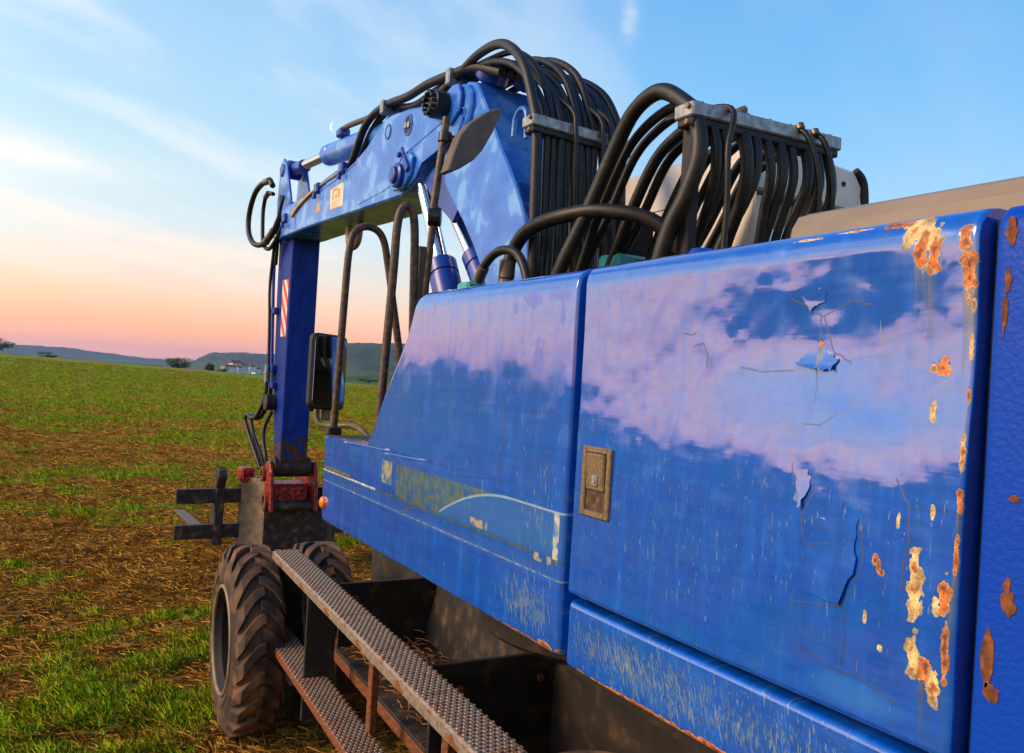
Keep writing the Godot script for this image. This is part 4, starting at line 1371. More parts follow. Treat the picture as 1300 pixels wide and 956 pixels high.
# ------------------------------------------------------------------ cab
func make_cab() -> void:
	var x0 := 2.85
	var x1 := 3.62
	var f0 := 2.70
	var f1 := 4.45
	var rf := Buf.new()
	cross_plate(rf, [Vector2(x0, 3.06), Vector2(x1, 3.06), Vector2(x1, 3.20), Vector2(x1 - 0.06, 3.27), Vector2(x0 + 0.06, 3.312), Vector2(x0, 3.27)], f0, f1, 0.015)
	put("cab_roof", rf, M.cab, machine)
	var wl := Buf.new()
	# left wall with its window opening: solid rear part, posts and the strip below
	box(wl, V(x0 + 0.03, 2.28, f0 + 0.36), Vector3(0.06, 1.555, 0.72), 0.01)
	box(wl, V(x0 + 0.03, 2.28, f1 - 0.05), Vector3(0.06, 1.555, 0.10), 0.01)
	box(wl, V(x0 + 0.03, 1.85, (f0 + 0.72 + f1 - 0.1) * 0.5), Vector3(0.058, 0.69, f1 - f0 - 0.83), 0.01)
	box(wl, V(x1 - 0.03, 2.28, f1 - 0.05), Vector3(0.06, 1.555, 0.10), 0.01)
	box(wl, V(x1 - 0.03, 2.28, f0 + 0.06), Vector3(0.06, 1.555, 0.12), 0.01)
	box(wl, V(x1 - 0.03, 1.85, (f0 + f1) * 0.5), Vector3(0.058, 0.69, f1 - f0 - 0.25), 0.01)
	box(wl, V((x0 + x1) * 0.5, 1.85, f0 + 0.03), Vector3(x1 - x0 - 0.13, 0.70, 0.058), 0.01)
	box(wl, V((x0 + x1) * 0.5, 1.45, (f0 + f1) * 0.5), Vector3(x1 - x0 - 0.14, 0.08, f1 - f0 - 0.14), 0.01)
	put("cab_wall", wl, M.cab, machine)
	var sl := Buf.new()
	box(sl, V((x0 + x1) * 0.5, 3.047, f0 + 0.02), Vector3(x1 - x0 - 0.02, 0.022, 0.05), 0.004)
	tube(sl, smooth_path([V(x1 + 0.0, 2.6, f0 - 0.01), V(x1 + 0.012, 3.0, f0 - 0.01), V(x1 + 0.012, 3.16, f0 - 0.005), V(x1 - 0.01, 3.235, f0 - 0.003), V(x1 - 0.06, 3.272, f0 + 0.004)], 6), 0.022, 10)
	put("cab_seal", sl, M.rubber_seal, machine)
	var gr := Buf.new()
	box(gr, V((x0 + x1) * 0.5, 2.62, f0 + 0.035), Vector3(x1 - x0 - 0.18, 0.83, 0.008), 0.002)
	put("rear_window", gr, M.glass, machine)
	var gl := Buf.new()
	box(gl, V(x0 + 0.03, 2.62, (f0 + 0.72 + f1 - 0.1) * 0.5), Vector3(0.008, 0.85, f1 - f0 - 0.82), 0.002)
	put("side_window", gl, M.smoked, machine)
	var gf := Buf.new()
	box(gf, V((x0 + x1) * 0.5, 2.45, f1 - 0.03), Vector3(x1 - x0 - 0.13, 1.15, 0.008), 0.002)
	put("windscreen", gf, M.glass, machine)
	var lm := Buf.new()
	box(lm, V(3.44, 3.30, f0 + 0.16), Vector3(0.05, 0.05, 0.06), 0.008)
	put("roof_lamp", lm, M.galvanised, machine)
	var bt := Buf.new()
	bolt(bt, V(3.47, 3.19, f0 + 0.004), Vector3(0, 0, 1), 0.014, 0.012)
	put("cab_bolt", bt, M.rubber_seal, machine)
	var seat := Buf.new()
	box(seat, V(3.24, 1.95, 3.5), Vector3(0.5, 0.14, 0.5), 0.05)
	box(seat, V(3.24, 2.35, 3.24), Vector3(0.48, 0.75, 0.12), 0.05)
	put("driver_seat", seat, M.black, machine)


# ------------------------------------------------------------------ boom, stick, cylinders
func make_boom() -> void:
	var x0 := 2.15
	var x1 := 2.57
	var ub := Buf.new()
	var up_line := [Vector2(8.40, 3.44), Vector2(8.06, 3.435), Vector2(7.5, 3.425), Vector2(6.65, 3.39), Vector2(5.32, 3.345), Vector2(5.20, 3.36), Vector2(5.08, 3.40), Vector2(5.00, 3.46), Vector2(4.92, 3.52), Vector2(4.68, 3.55), Vector2(4.42, 3.56), Vector2(4.34, 3.62), Vector2(4.30, 3.72), Vector2(4.31, 3.80), Vector2(4.36, 3.86), Vector2(4.45, 3.885), Vector2(4.58, 3.87), Vector2(4.72, 3.855), Vector2(4.92, 3.88), Vector2(5.26, 3.945), Vector2(5.60, 3.985), Vector2(5.72, 3.98), Vector2(5.84, 3.935), Vector2(6.06, 3.855), Vector2(6.30, 3.80), Vector2(6.54, 3.77), Vector2(7.1, 3.745), Vector2(7.55, 3.725), Vector2(8.0, 3.755), Vector2(8.40, 3.74)]
	side_plate(ub, up_line, x0, x1, 0.012)
	var upper := put("upper_boom", ub, M.boom, machine)
	# blunt nose with bevelled cheeks
	var no := Buf.new()
	plate(no, [Vector2(x0, 8.39), Vector2(x1, 8.39), Vector2(x1, 8.52), Vector2(x1 - 0.10, 8.80), Vector2(x0 + 0.10, 8.80), Vector2(x0, 8.52)], Vector3.ZERO, Vector3.RIGHT, Vector3(0, 0, -1), Vector3.UP, 3.445, 3.735, 0.01)
	put("boom_nose", no, M.boom, upper)
	# doubler plates, pins and lugs on the left cheek
	var db := Buf.new()
	side_plate(db, [Vector2(4.95, 3.50), Vector2(4.70, 3.535), Vector2(4.44, 3.575), Vector2(4.38, 3.66), Vector2(4.44, 3.72), Vector2(5.18, 3.63), Vector2(5.32, 3.60), Vector2(5.36, 3.50), Vector2(5.30, 3.40), Vector2(5.18, 3.375), Vector2(5.05, 3.42)], x0 - 0.012, x0 + 0.002, 0.005)
	side_plate(db, [Vector2(4.50, 3.885), Vector2(4.42, 3.872), Vector2(4.38, 3.80), Vector2(4.40, 3.70), Vector2(4.52, 3.64), Vector2(4.72, 3.72), Vector2(4.80, 3.79), Vector2(4.66, 3.845)], x0 - 0.034, x0 - 0.011, 0.006)
	side_plate(db, [Vector2(5.44, 3.44), Vector2(5.36, 3.38), Vector2(5.20, 3.37), Vector2(5.09, 3.44), Vector2(5.04, 3.56), Vector2(5.10, 3.60), Vector2(5.22, 3.555), Vector2(5.40, 3.53)], x0 - 0.040, x0 - 0.010, 0.006)
	put("pin_plate", db, M.boom, upper)
	var pn := Buf.new()
	for q: Array in [[5.25, 3.465]]:
		lathe(pn, [Vector2(0.085, 0), Vector2(0.085, 0.03), Vector2(0.07, 0.04), Vector2(0.062, 0.04), Vector2(0.055, 0.06), Vector2(0.04, 0.065), Vector2(0, 0.065)], V(x0 - 0.04, q[1], q[0]), Vector3.LEFT, 28)
	put("boom_pin", pn, M.deep_blue, upper)
	var lkp := Buf.new()
	box(lkp, V(x0 - 0.05, 3.56, 5.16), Vector3(0.02, 0.05, 0.22), 0.006, Basis(Vector3.RIGHT, 0.9))
	bolt(lkp, V(x0 - 0.06, 3.60, 5.22), Vector3.LEFT, 0.02, 0.02)
	put("pin_lock", lkp, M.deep_blue, upper)
	var nut := Buf.new()
	lathe(nut, [Vector2(0.085, 0.0), Vector2(0.088, 0.09), Vector2(0.075, 0.10), Vector2(0, 0.10)], V(x0 - 0.03, 3.775, 4.59), Vector3.LEFT, 26)
	for k in 12:
		var g := TAU * k / 12.0
		box(nut, V(x0 - 0.13, 3.775 + cos(g) * 0.066, 4.59 + sin(g) * 0.066), Vector3(0.06, 0.026, 0.022), 0.004, Basis(Vector3.RIGHT, g))
	put("slotted_nut", nut, M.grease, upper)
	for loop: Array in [[0.012, [[4.95, 3.50], [4.70, 3.535], [4.44, 3.575], [4.38, 3.66], [4.44, 3.72], [5.18, 3.63], [5.32, 3.60], [5.36, 3.50]]], [0.0, [[6.2, 3.42], [5.9, 3.43], [5.6, 3.44], [5.45, 3.47]]], [0.0, [[8.0, 3.46], [8.0, 3.6], [8.0, 3.72]]], [0.0, [[7.5, 3.70], [7.0, 3.715], [6.6, 3.74], [6.3, 3.77]]]]:
		var wb := Buf.new()
		var wpts := []
		for p: Array in loop[1]: wpts.append(V(x0 - float(loop[0]), p[1], p[0]))
		tube(wb, smooth_path(wpts, 14), 0.0045, 6, 0.25)
		put("weld_seam", wb, M.boom, upper)
	# two round holes in the cheek: ring rim, dark inside, pale washers seen within
	for q: Array in [[5.245, 3.825, 0.075], [5.62, 3.865, 0.055]]:
		var hr := Buf.new()
		lathe(hr, [Vector2(q[2] * 0.74, -0.004), Vector2(q[2] * 0.76, 0.008), Vector2(q[2], 0.008), Vector2(q[2] + 0.004, -0.004)], V(x0 + 0.002, q[1], q[0]), Vector3.LEFT, 28)
		put("hole_rim", hr, M.deep_blue, upper)
		var hd := Buf.new()
		lathe(hd, [Vector2(q[2] * 0.73, 0.003), Vector2(0, 0.003)], V(x0, q[1], q[0]), Vector3.LEFT, 28)
		put("hole_cover", hd, M.black if q[2] > 0.06 else M.boom, upper)
		if q[2] > 0.06:
			var ws := Buf.new()
			for s: float in [-1.0, 1.0]:
				lathe(ws, [Vector2(0.024, 0), Vector2(0.022, 0.012), Vector2(0, 0.012)], V(x0 - 0.002, q[1] + 0.004 * s, q[0] + s * 0.026), Vector3.LEFT, 16)
			put("washer", ws, M.galvanised, upper)
	# stickers
	var sg := Buf.new()
	side_plate(sg, [Vector2(6.56, 3.475), Vector2(6.90, 3.485), Vector2(6.92, 3.66), Vector2(6.57, 3.675)], x0 - 0.0015, x0 - 0.0002, 0.0003)
	put("warning_sticker", sg, sticker_material(), upper)
	var tri := Buf.new()
	side_plate(tri, [Vector2(7.33, 3.52), Vector2(7.17, 3.52), Vector2(7.22, 3.60), Vector2(7.26, 3.63)], x0 - 0.0015, x0 - 0.0002, 0.0003)
	put("warning_sticker", tri, surface(rgb(190, 160, 110), 0.6), upper)
	var hk := Buf.new()
	tube(hk, smooth_path([V(2.36, 3.39, 6.72), V(2.36, 3.24, 6.74), V(2.36, 3.19, 6.86), V(2.36, 3.25, 6.96), V(2.36, 3.39, 6.98)], 5), 0.035, 10)
	put("lifting_eye", hk, M.worn, upper)

	var lb := Buf.new()
	var lower := [Vector2(4.52, 3.86), Vector2(4.42, 3.90), Vector2(4.30, 3.86), Vector2(4.19, 3.72), Vector2(4.08, 3.57), Vector2(3.97, 3.41), Vector2(3.86, 3.28), Vector2(3.77, 3.15), Vector2(3.70, 3.04), Vector2(3.65, 2.94), Vector2(3.61, 2.82), Vector2(3.59, 2.69), Vector2(3.58, 2.0), Vector2(4.0, 2.0), Vector2(4.04, 2.62), Vector2(4.12, 2.74), Vector2(4.23, 2.88), Vector2(4.36, 3.02), Vector2(4.52, 3.17), Vector2(4.66, 3.31), Vector2(4.72, 3.5), Vector2(4.70, 3.7), Vector2(4.62, 3.8)]
	side_plate(lb, lower, x0 + 0.03, x1 - 0.02, 0.010)
	var low := put("lower_boom", lb, M.boom, machine)
	var bk := Buf.new()
	side_plate(bk, [Vector2(4.30, 3.84), Vector2(4.18, 3.70), Vector2(3.96, 3.395), Vector2(3.76, 3.14), Vector2(3.635, 2.93), Vector2(3.575, 2.69), Vector2(3.565, 2.0), Vector2(3.62, 2.0), Vector2(3.66, 2.7), Vector2(3.72, 2.9), Vector2(3.84, 3.1), Vector2(4.04, 3.36), Vector2(4.26, 3.68), Vector2(4.36, 3.80)], x0 + 0.045, x1 + 0.10, 0.006)
	put("back_plate", bk, M.deep_blue, low)
	var eye := Buf.new()
	tube(eye, smooth_path([V(2.24, 3.46, 3.93), V(2.24, 3.56, 3.92), V(2.24, 3.60, 3.86), V(2.24, 3.56, 3.80), V(2.24, 3.42, 3.79)], 5), 0.014, 8)
	put("lifting_eye", eye, M.boom, low)
	var cap := Buf.new()
	rod(cap, V(2.30, 3.90, 4.36), V(2.30, 3.98, 4.30), 0.10, 24, 0.02)
	rod(cap, V(2.46, 3.88, 4.25), V(2.46, 3.94, 4.18), 0.08, 24, 0.02)
	put("grease_cap", cap, M.deep_blue, low)

	# boom cylinders
	for q: Array in [[2.22, 5.14, 3.48, 4.62, 2.66, 4.46, 2.42, 0.050, 0.098], [2.34, 5.06, 3.42, 4.42, 2.77, 4.10, 2.34, 0.048, 0.082]]:
		var rd := Buf.new()
		var p := V(q[0], q[2], q[1])
		var m := V(q[0], q[4], q[3])
		var e := V(q[0], q[6], q[5])
		rod(rd, p, m, q[7])
		var cyl := put("boom_cylinder", rd, M.chrome, machine)
		var ba := Buf.new()
		var d := (e - p).normalized()
		var s := m - d * (0.20 if q[0] < 2.3 else 0.14)
		lathe(ba, [Vector2(0.05, 0), Vector2(q[8] - 0.01, 0), Vector2(q[8], 0.012), Vector2(q[8], 0.10), Vector2(q[8] - 0.008, 0.105), Vector2(q[8] - 0.008, 0.125), Vector2(q[8], 0.13), Vector2(q[8], 0.62), Vector2(0, 0.62)], s, d, 28)
		put("barrel", ba, M.deep_blue, cyl)
		var ec := Buf.new()
		rod(ec, p - Vector3(0.05, 0, 0), p + Vector3(0.05, 0, 0), 0.07)
		put("rod_eye", ec, M.deep_blue, cyl)
	var clevis := Buf.new()
	side_plate(clevis, [Vector2(5.05, 3.40), Vector2(4.72, 3.54), Vector2(4.46, 3.40), Vector2(4.42, 3.2), Vector2(4.56, 3.06), Vector2(4.86, 3.24)], 2.20, 2.23, 0.006)
	put("cylinder_bracket", clevis, M.deep_blue, machine)

	# stick cylinder along the top of the boom
	var sr := Buf.new()
	rod(sr, V(2.33, 4.24, 8.85), V(2.33, 4.09, 6.6), 0.05)
	var sc := put("stick_cylinder", sr, M.chrome, machine)
	var sb := Buf.new()
	lathe(sb, [Vector2(0.05, 0), Vector2(0.085, 0), Vector2(0.10, 0.02), Vector2(0.10, 0.16), Vector2(0.094, 0.17), Vector2(0.094, 0.22), Vector2(0.10, 0.23), Vector2(0.10, 1.7), Vector2(0, 1.7)], V(2.33, 4.145, 7.62), V(2.33, 3.98, 5.9) - V(2.33, 4.145, 7.62), 28)
	put("barrel", sb, M.boom, sc)
	var se := Buf.new()
	rod(se, V(2.26, 4.24, 8.85), V(2.40, 4.24, 8.85), 0.10)
	rod(se, V(2.33, 4.24, 8.80), V(2.33, 4.205, 8.42), 0.068)
	put("rod_eye", se, M.deep_blue, sc)
	var pp := Buf.new()
	tube(pp, smooth_path([V(2.27, 4.20, 7.05), V(2.27, 4.25, 7.0), V(2.27, 4.20, 6.5), V(2.27, 4.13, 5.9)], 5), 0.024, 10)
	put("oil_pipe", pp, M.rail, sc)
	var pb := Buf.new()
	box(pb, V(2.28, 4.22, 7.07), Vector3(0.10, 0.08, 0.12), 0.015)
	put("pipe_flange", pb, M.deep_blue, sc)

	# stick
	var stk := Buf.new()
	side_plate(stk, [Vector2(8.40, 3.70), Vector2(8.40, 1.14), Vector2(8.44, 1.02), Vector2(8.56, 0.98), Vector2(8.66, 1.06), Vector2(8.70, 1.4), Vector2(8.84, 2.0), Vector2(8.92, 2.9), Vector2(8.95, 3.55), Vector2(8.93, 3.8), Vector2(8.6, 3.85)], 2.247, 2.533, 0.010)
	var stick := put("stick", stk, stick_material(), machine)
	var lug := Buf.new()
	side_plate(lug, [Vector2(8.98, 3.42), Vector2(9.02, 3.9), Vector2(8.97, 4.30), Vector2(8.85, 4.35), Vector2(8.74, 4.28), Vector2(8.50, 3.86), Vector2(8.46, 3.6)], 2.215, 2.245, 0.008)
	side_plate(lug, [Vector2(8.98, 3.42), Vector2(9.02, 3.9), Vector2(8.97, 4.30), Vector2(8.85, 4.35), Vector2(8.74, 4.28), Vector2(8.50, 3.86), Vector2(8.46, 3.6)], 2.42, 2.45, 0.008)
	put("stick_lug", lug, M.boom, stick)
	var lp := Buf.new()
	lathe(lp, [Vector2(0.07, 0), Vector2(0.07, 0.012), Vector2(0.05, 0.02), Vector2(0, 0.02)], V(2.215, 4.22, 8.86), Vector3.LEFT, 20)
	put("lug_pin", lp, M.deep_blue, stick)
	var wp := Buf.new()
	side_plate(wp, [Vector2(8.46, 2.42), Vector2(8.66, 2.42), Vector2(8.70, 3.02), Vector2(8.46, 3.02)], 2.2448, 2.2465, 0.0003)
	put("warning_stripes", wp, stripe_material(), stick)
	var bo := Buf.new()
	rod(bo, V(2.20, 1.06, 8.50), V(2.59, 1.06, 8.50), 0.105, 28, 0.01)
	put("stick_boss", bo, M.dark, stick)
	var pe := Buf.new()
	rod(pe, V(2.16, 1.06, 8.50), V(2.64, 1.06, 8.50), 0.055, 20)
	put("link_pin", pe, M.fork, stick)
	var pe2 := Buf.new()
	rod(pe2, V(2.14, 1.72, 8.72), V(2.66, 1.72, 8.72), 0.085, 24)
	put("link_pin", pe2, M.fork, stick)
	for q: Array in [[8.86, 2.70], [8.80, 2.08], [8.74, 1.9]]:
		var cb := Buf.new()
		box(cb, V(2.23, q[1], q[0]), Vector3(0.08, 0.07, 0.14), 0.008)
		put("pipe_clamp", cb, M.deep_blue, stick)
	var bc := Buf.new()
	rod(bc, V(2.39, 2.5, 9.0), V(2.39, 1.62, 9.08), 0.075, 24)
	rod(bc, V(2.39, 1.64, 9.08), V(2.39, 1.05, 9.05), 0.04, 20)
	put("bucket_cylinder", bc, M.deep_blue, stick)


func sticker_material() -> StandardMaterial3D:
	# a pale safety label with an orange pictogram and lines too worn to read
	var w := 96
	var h := 64
	var im := Image.create(w, h, false, Image.FORMAT_RGB8)
	im.fill(rgb(240, 214, 186))
	var ink := rgb(226, 132, 84)
	im.fill_rect(Rect2i(20, 8, 10, 28), ink)
	im.fill_rect(Rect2i(30, 8, 26, 7), ink)
	im.fill_rect(Rect2i(50, 15, 4, 12), ink)
	im.fill_rect(Rect2i(40, 26, 14, 10), ink)
	im.fill_rect(Rect2i(60, 14, 12, 22), ink)
	for k in 5: im.fill_rect(Rect2i(14, 42 + k * 4, 60 - (k % 3) * 8, 2), rgb(214, 150, 108))
	rng.seed = 3
	for k in 260: im.set_pixel(rng.randi() % w, rng.randi() % h, rgb(240, 222, 200))
	var m := StandardMaterial3D.new()
	m.albedo_texture = ImageTexture.create_from_image(im)
	m.uv1_scale = Vector3(-1.0 / 0.37, -1.0 / 0.21, 1)
	m.uv1_offset = Vector3(6.93 / 0.37, 3.68 / 0.21, 0)
	m.roughness = 0.6
	return m


func stripe_material() -> StandardMaterial3D:
	var im := Image.create(128, 256, false, Image.FORMAT_RGB8)
	for y in 256:
		for x in 128:
			var band := fposmod((x * 0.9 + y) / 86.0, 1.0) < 0.5
			im.set_pixel(x, y, rgb(226, 62, 40) if band else rgb(226, 214, 204))
	var m := StandardMaterial3D.new()
	m.albedo_texture = ImageTexture.create_from_image(im)
	m.uv1_scale = Vector3(1.0 / 0.24, -1.0 / 0.6, 1)
	m.uv1_offset = Vector3(-8.46 / 0.24, 3.02 / 0.6, 0)
	m.roughness = 0.5
	return m


func stick_material() -> StandardMaterial3D:
	# blue paint, scraped here and there, brown with rubbed-off paint and rust towards the foot
	var w := 128
	var h := 512
	var f := FastNoiseLite.new()
	f.seed = 44; f.frequency = 0.05; f.fractal_octaves = 4
	var im := Image.create(w, h, false, Image.FORMAT_RGB8)
	for y in h:
		var hh := 4.0 - 4.0 * y / h
		for x in w:
			var n := f.get_noise_2d(x * 1.6, y * 0.5) * 0.5 + 0.5
			var n2 := f.get_noise_2d(x * 2.0 + 300.0, y * 1.6) * 0.5 + 0.5
			var c := rgb(6, 42, 128).lerp(rgb(16, 62, 156), clampf(n * 1.6 - 0.5, 0.0, 1.0))
			var r := smoothstep(1.75, 1.05, hh) * 0.9 + 0.06
			if n2 < r * 0.72: c = rgb(104, 70, 40).lerp(rgb(60, 44, 34), n)
			elif n2 > 0.80: c = c.lerp(rgb(150, 150, 160), 0.35)
			im.set_pixel(x, y, c)
	var m := StandardMaterial3D.new()
	m.albedo_texture = ImageTexture.create_from_image(im)
	m.uv1_scale = Vector3(0.9, -0.25, 1)
	m.uv1_offset = Vector3(0, 1, 0)
	m.roughness = 0.5
	m.metallic_specular = 0.3
	return m


# ------------------------------------------------------------------ hoses
func hose(called: String, pts: Array, r: float, m: Material, ribs := 0.0, steps := 8) -> void:
	var b := Buf.new()
	tube(b, smooth_path(pts, steps), r, 12, ribs)
	put(called, b, m, machine)


func clamp_bar(xa: float, xb: float, y: float, f: float, drop: float, n: int) -> void:
	var b := Buf.new()
	var len := xb - xa
	box(b, V((xa + xb) * 0.5, y, f), Vector3(len, 0.055, 0.105), 0.006, Basis(Vector3(0, 0, 1), drop / len))
	var bar := put("hose_clamp", b, M.galvanised, machine)
	var lo := Buf.new()
	box(lo, V((xa + xb) * 0.5, y - 0.042, f), Vector3(len - 0.02, 0.030, 0.088), 0.005, Basis(Vector3(0, 0, 1), drop / len))
	put("clamp_insert", lo, M.rubber_seal, bar)
	for k in n:
		var t := (k + 0.5) / n
		var bt := Buf.new()
		var p := V(lerpf(xa, xb, t), y + 0.026 + drop * (t - 0.5), f)
		bolt(bt, p, Vector3.UP, 0.012, 0.012)
		bolt(bt, p + Vector3(0, 0, 0.034), Vector3.UP, 0.008, 0.008)
		put("clamp_bolt", bt, M.bolt, bar)
	for s: float in [-1.0, 1.0]:
		var e := Buf.new()
		rod(e, V(xa + 0.02, y + 0.03 * s - 0.02 - drop * 0.5, f - 0.03), V(xa - 0.012, y + 0.03 * s - 0.02 - drop * 0.5, f - 0.03), 0.011, 10, 0.002)
		put("clamp_end_bolt", e, M.brass, bar)


func make_hoses() -> void:
	rng.seed = 12
	clamp_bar(2.03, 2.66, 3.375, 3.43, -0.016, 4)
	clamp_bar(2.04, 2.88, 3.162, 2.31, 0.03, 7)
	# hoses coming over the back of the boom and down through the first clamp
	var xs := [2.08, 2.14, 2.18, 2.225, 2.265, 2.30, 2.34, 2.385, 2.43, 2.475, 2.515, 2.56, 2.61]
	var rs := [0.027, 0.019, 0.018, 0.025, 0.019, 0.017, 0.021, 0.019, 0.022, 0.018, 0.020, 0.021, 0.024]
	for k in xs.size():
		var x: float = xs[k]
		var t := float(k) / (xs.size() - 1)
		var x0 := 2.20 + 0.40 * t
		var j := rng.randf_range(-0.05, 0.05)
		var sw := rng.randf_range(-0.04, 0.04)
		hose("hydraulic_hose", [V(x0, 3.93 + 0.02 * (k % 3), 5.0), V(x0, 3.99 + 0.02 * (k % 3), 4.62), V(lerpf(x0, x, 0.2), 4.0 + j * 0.5 - 0.03 * t, 4.28), V(lerpf(x0, x, 0.55), 3.91 + j - 0.03 * t, 3.92), V(lerpf(x0, x, 0.9), 3.71 + j, 3.62), V(x, 3.48, 3.46), V(x, 3.34, 3.42), V(x + sw * 0.3, 3.12, 3.40), V(x + sw, 2.75, 3.38 + sw), V(x + sw * 2.0, 2.35, 3.36 + sw)], rs[k], M.hose)
	for q: Array in [[2.25, 2.27], [2.42, 2.44], [2.47, 2.50]]:
		hose("pilot_hose", [V(q[0], 3.62, 3.60), V(q[0] + 0.02, 3.48, 3.40), V(q[0] + 0.02, 3.36, 3.355), V(q[1], 3.1, 3.34), V(q[1] + 0.03, 2.7, 3.33), V(q[1] + 0.06, 2.35, 3.32)], 0.013, M.thin_hose, 0.06, 14)
	# hoses arching up from the body into the second clamp and dropping behind it
	var ys := [2.09, 2.165, 2.225, 2.33, 2.395, 2.46, 2.535, 2.60, 2.69, 2.76, 2.825]
	var ws := [0.033, 0.021, 0.020, 0.027, 0.022, 0.020, 0.023, 0.019, 0.022, 0.019, 0.021]
	for k in ys.size():
		var x: float = ys[k]
		var j := rng.randf_range(-0.035, 0.035)
		var s := rng.randf_range(-0.035, 0.035)
		var big := 0.02 if k == 0 else -0.02 - 0.006 * k
		if k > 4: j -= 0.10
		hose("hydraulic_hose", [V(x - 0.05 + s, 2.28, 3.24 + j), V(x - 0.04 + s, 2.60, 3.08 + j), V(x - 0.02, 2.87, 2.93 + j), V(x, 3.10, 2.80 + j), V(x, 3.225 + big, 2.67 + j * 0.5), V(x, 3.265 + big, 2.51), V(x, 3.20, 2.36), V(x, 3.12, 2.29), V(x + s * 0.3, 2.98, 2.26), V(x + s, 2.84, 2.30), V(x + s * 2.0, 2.66, 2.39 + j * 0.5), V(x + s * 3.0, 2.25, 2.50 + j)], ws[k], M.hose)
	for q: Array in [[2.20, 2.16], [2.60, 2.66], [2.70, 2.74]]:
		hose("pilot_hose", [V(q[0] - 0.06, 3.18, 2.52), V(q[0], 3.205, 2.40), V(q[0] + 0.02, 3.17, 2.24), V(q[1], 3.0, 2.19), V(q[1] + 0.01, 2.8, 2.19), V(q[1] + 0.03, 2.4, 2.22)], 0.012, M.thin_hose, 0.07, 14)
	var tie := Buf.new()
	for q: Array in [[2.615, 3.19], [2.705, 3.185]]: rod(tie, V(q[0], q[1] - 0.01, 2.25), V(q[0], q[1] + 0.016, 2.262), 0.018, 12)
	put("hose_tie", tie, M.bolt, machine)
	# frame that carries the second clamp
	for x: float in [2.12, 2.80]:
		var fr := Buf.new()
		box(fr, V(x, 2.72, 2.34), Vector3(0.05, 0.82, 0.06), 0.006)
		put("clamp_post", fr, M.dark, machine)
	# low thick hose from the front panel across to the others, and a short one beside it
	hose("hydraulic_hose", [V(1.98, 2.40, 3.46), V(1.98, 2.62, 3.46), V(2.0, 2.76, 3.42), V(2.0, 2.83, 3.28), V(2.02, 2.855, 3.05), V(2.10, 2.86, 2.85), V(2.24, 2.80, 2.66), V(2.36, 2.6, 2.56), V(2.4, 2.3, 2.54)], 0.034, M.hose)
	hose("hydraulic_hose", [V(1.88, 2.56, 3.58), V(1.88, 2.66, 3.50), V(1.89, 2.715, 3.38), V(1.90, 2.69, 3.24), V(1.90, 2.58, 3.14), V(1.90, 2.40, 3.10)], 0.022, M.hose)
	var ft := Buf.new()
	rod(ft, V(1.98, 2.40, 3.46), V(1.98, 2.56, 3.46), 0.045, 16)
	put("hose_fitting", ft, M.boom, machine)
	for q: Array in [[V(1.98, 2.60, 3.46), V(1.98, 2.69, 3.455), 0.040], [V(1.88, 2.58, 3.57), V(1.88, 2.65, 3.51), 0.028], [V(2.08, 4.09, 8.90), V(2.075, 4.10, 9.04), 0.036], [V(2.11, 3.975, 9.03), V(2.11, 3.955, 9.12), 0.028], [V(2.09, 3.45, 8.84), V(2.105, 3.53, 8.66), 0.036]]:
		var fe := Buf.new()
		rod(fe, q[0], q[1], q[2], 14)
		rod(fe, (q[0] as Vector3).lerp(q[1], -0.35), (q[0] as Vector3).lerp(q[1], -0.02), q[2] * 1.12, 6)
		put("hose_ferrule", fe, M.steel, machine)
	var tl := Buf.new()
	box(tl, V(1.86, 2.52, 3.60), Vector3(0.10, 0.11, 0.12), 0.012)
	box(tl, V(1.98, 2.47, 3.60), Vector3(0.12, 0.08, 0.12), 0.012)
	put("valve_block", tl, M.teal, machine)
	var tl2 := Buf.new()
	box(tl2, V(2.42, 2.62, 3.06), Vector3(0.26, 0.20, 0.16), 0.015)
	put("valve_block", tl2, M.teal, machine)
	var kn := Buf.new()
	lathe(kn, [Vector2(0.05, 0), Vector2(0.05, 0.06), Vector2(0.03, 0.085), Vector2(0, 0.09)], V(1.62, 2.42, 1.72), Vector3.UP, 20, true)
	put("filler_cap", kn, M.deep_blue, machine)
	# hoses along the upper boom with two clamps
	for k in 3:
		var x: float = 2.19 + 0.055 * k
		var d := -0.03 * k
		hose("boom_hose", [V(x, 3.80 + d * 0.3, 6.56), V(x, 3.90 + d, 6.44), V(x, 4.045 + d * 1.4, 6.28), V(x, 4.11 + d * 0.7, 6.08), V(x, 4.115 + d * 0.5, 5.77), V(x, 4.07 + d * 1.7, 5.38), V(x, 4.06 + d * 1.2, 5.04), V(x, 4.015 + d * 0.3, 4.66), V(x + 0.02, 3.985, 4.40), V(x + 0.06, 3.88, 4.12)], 0.030 - 0.004 * k, M.hose)
	for q: Array in [[5.78, 4.09], [4.64, 3.985]]:
		var cb := Buf.new()
		box(cb, V(2.24, q[1], q[0]), Vector3(0.20, 0.105, 0.055), 0.008)
		put("hose_clamp", cb, M.galvanised, machine)
	# steel pipes on the boom's shoulder, the yellow-banded one among them
	for q: Array in [[2.155, 0.0, 0.016], [2.20, 0.05, 0.018], [2.235, 0.02, 0.014]]:
		hose("steel_pipe", [V(q[0], 3.78 + q[1], 6.55), V(q[0], 3.76 + q[1], 7.2), V(q[0], 3.72 + q[1], 7.6), V(q[0], 3.66 + q[1], 8.0), V(q[0] + 0.02, 3.58 + q[1], 8.45)], q[2], M.deep_blue if q[1] > 0 else M.galvanised)
	hose("banded_pipe", [V(2.135, 3.74, 7.25), V(2.135, 3.73, 7.45), V(2.135, 3.67, 7.85), V(2.14, 3.60, 8.1)], 0.013, M.yellow)
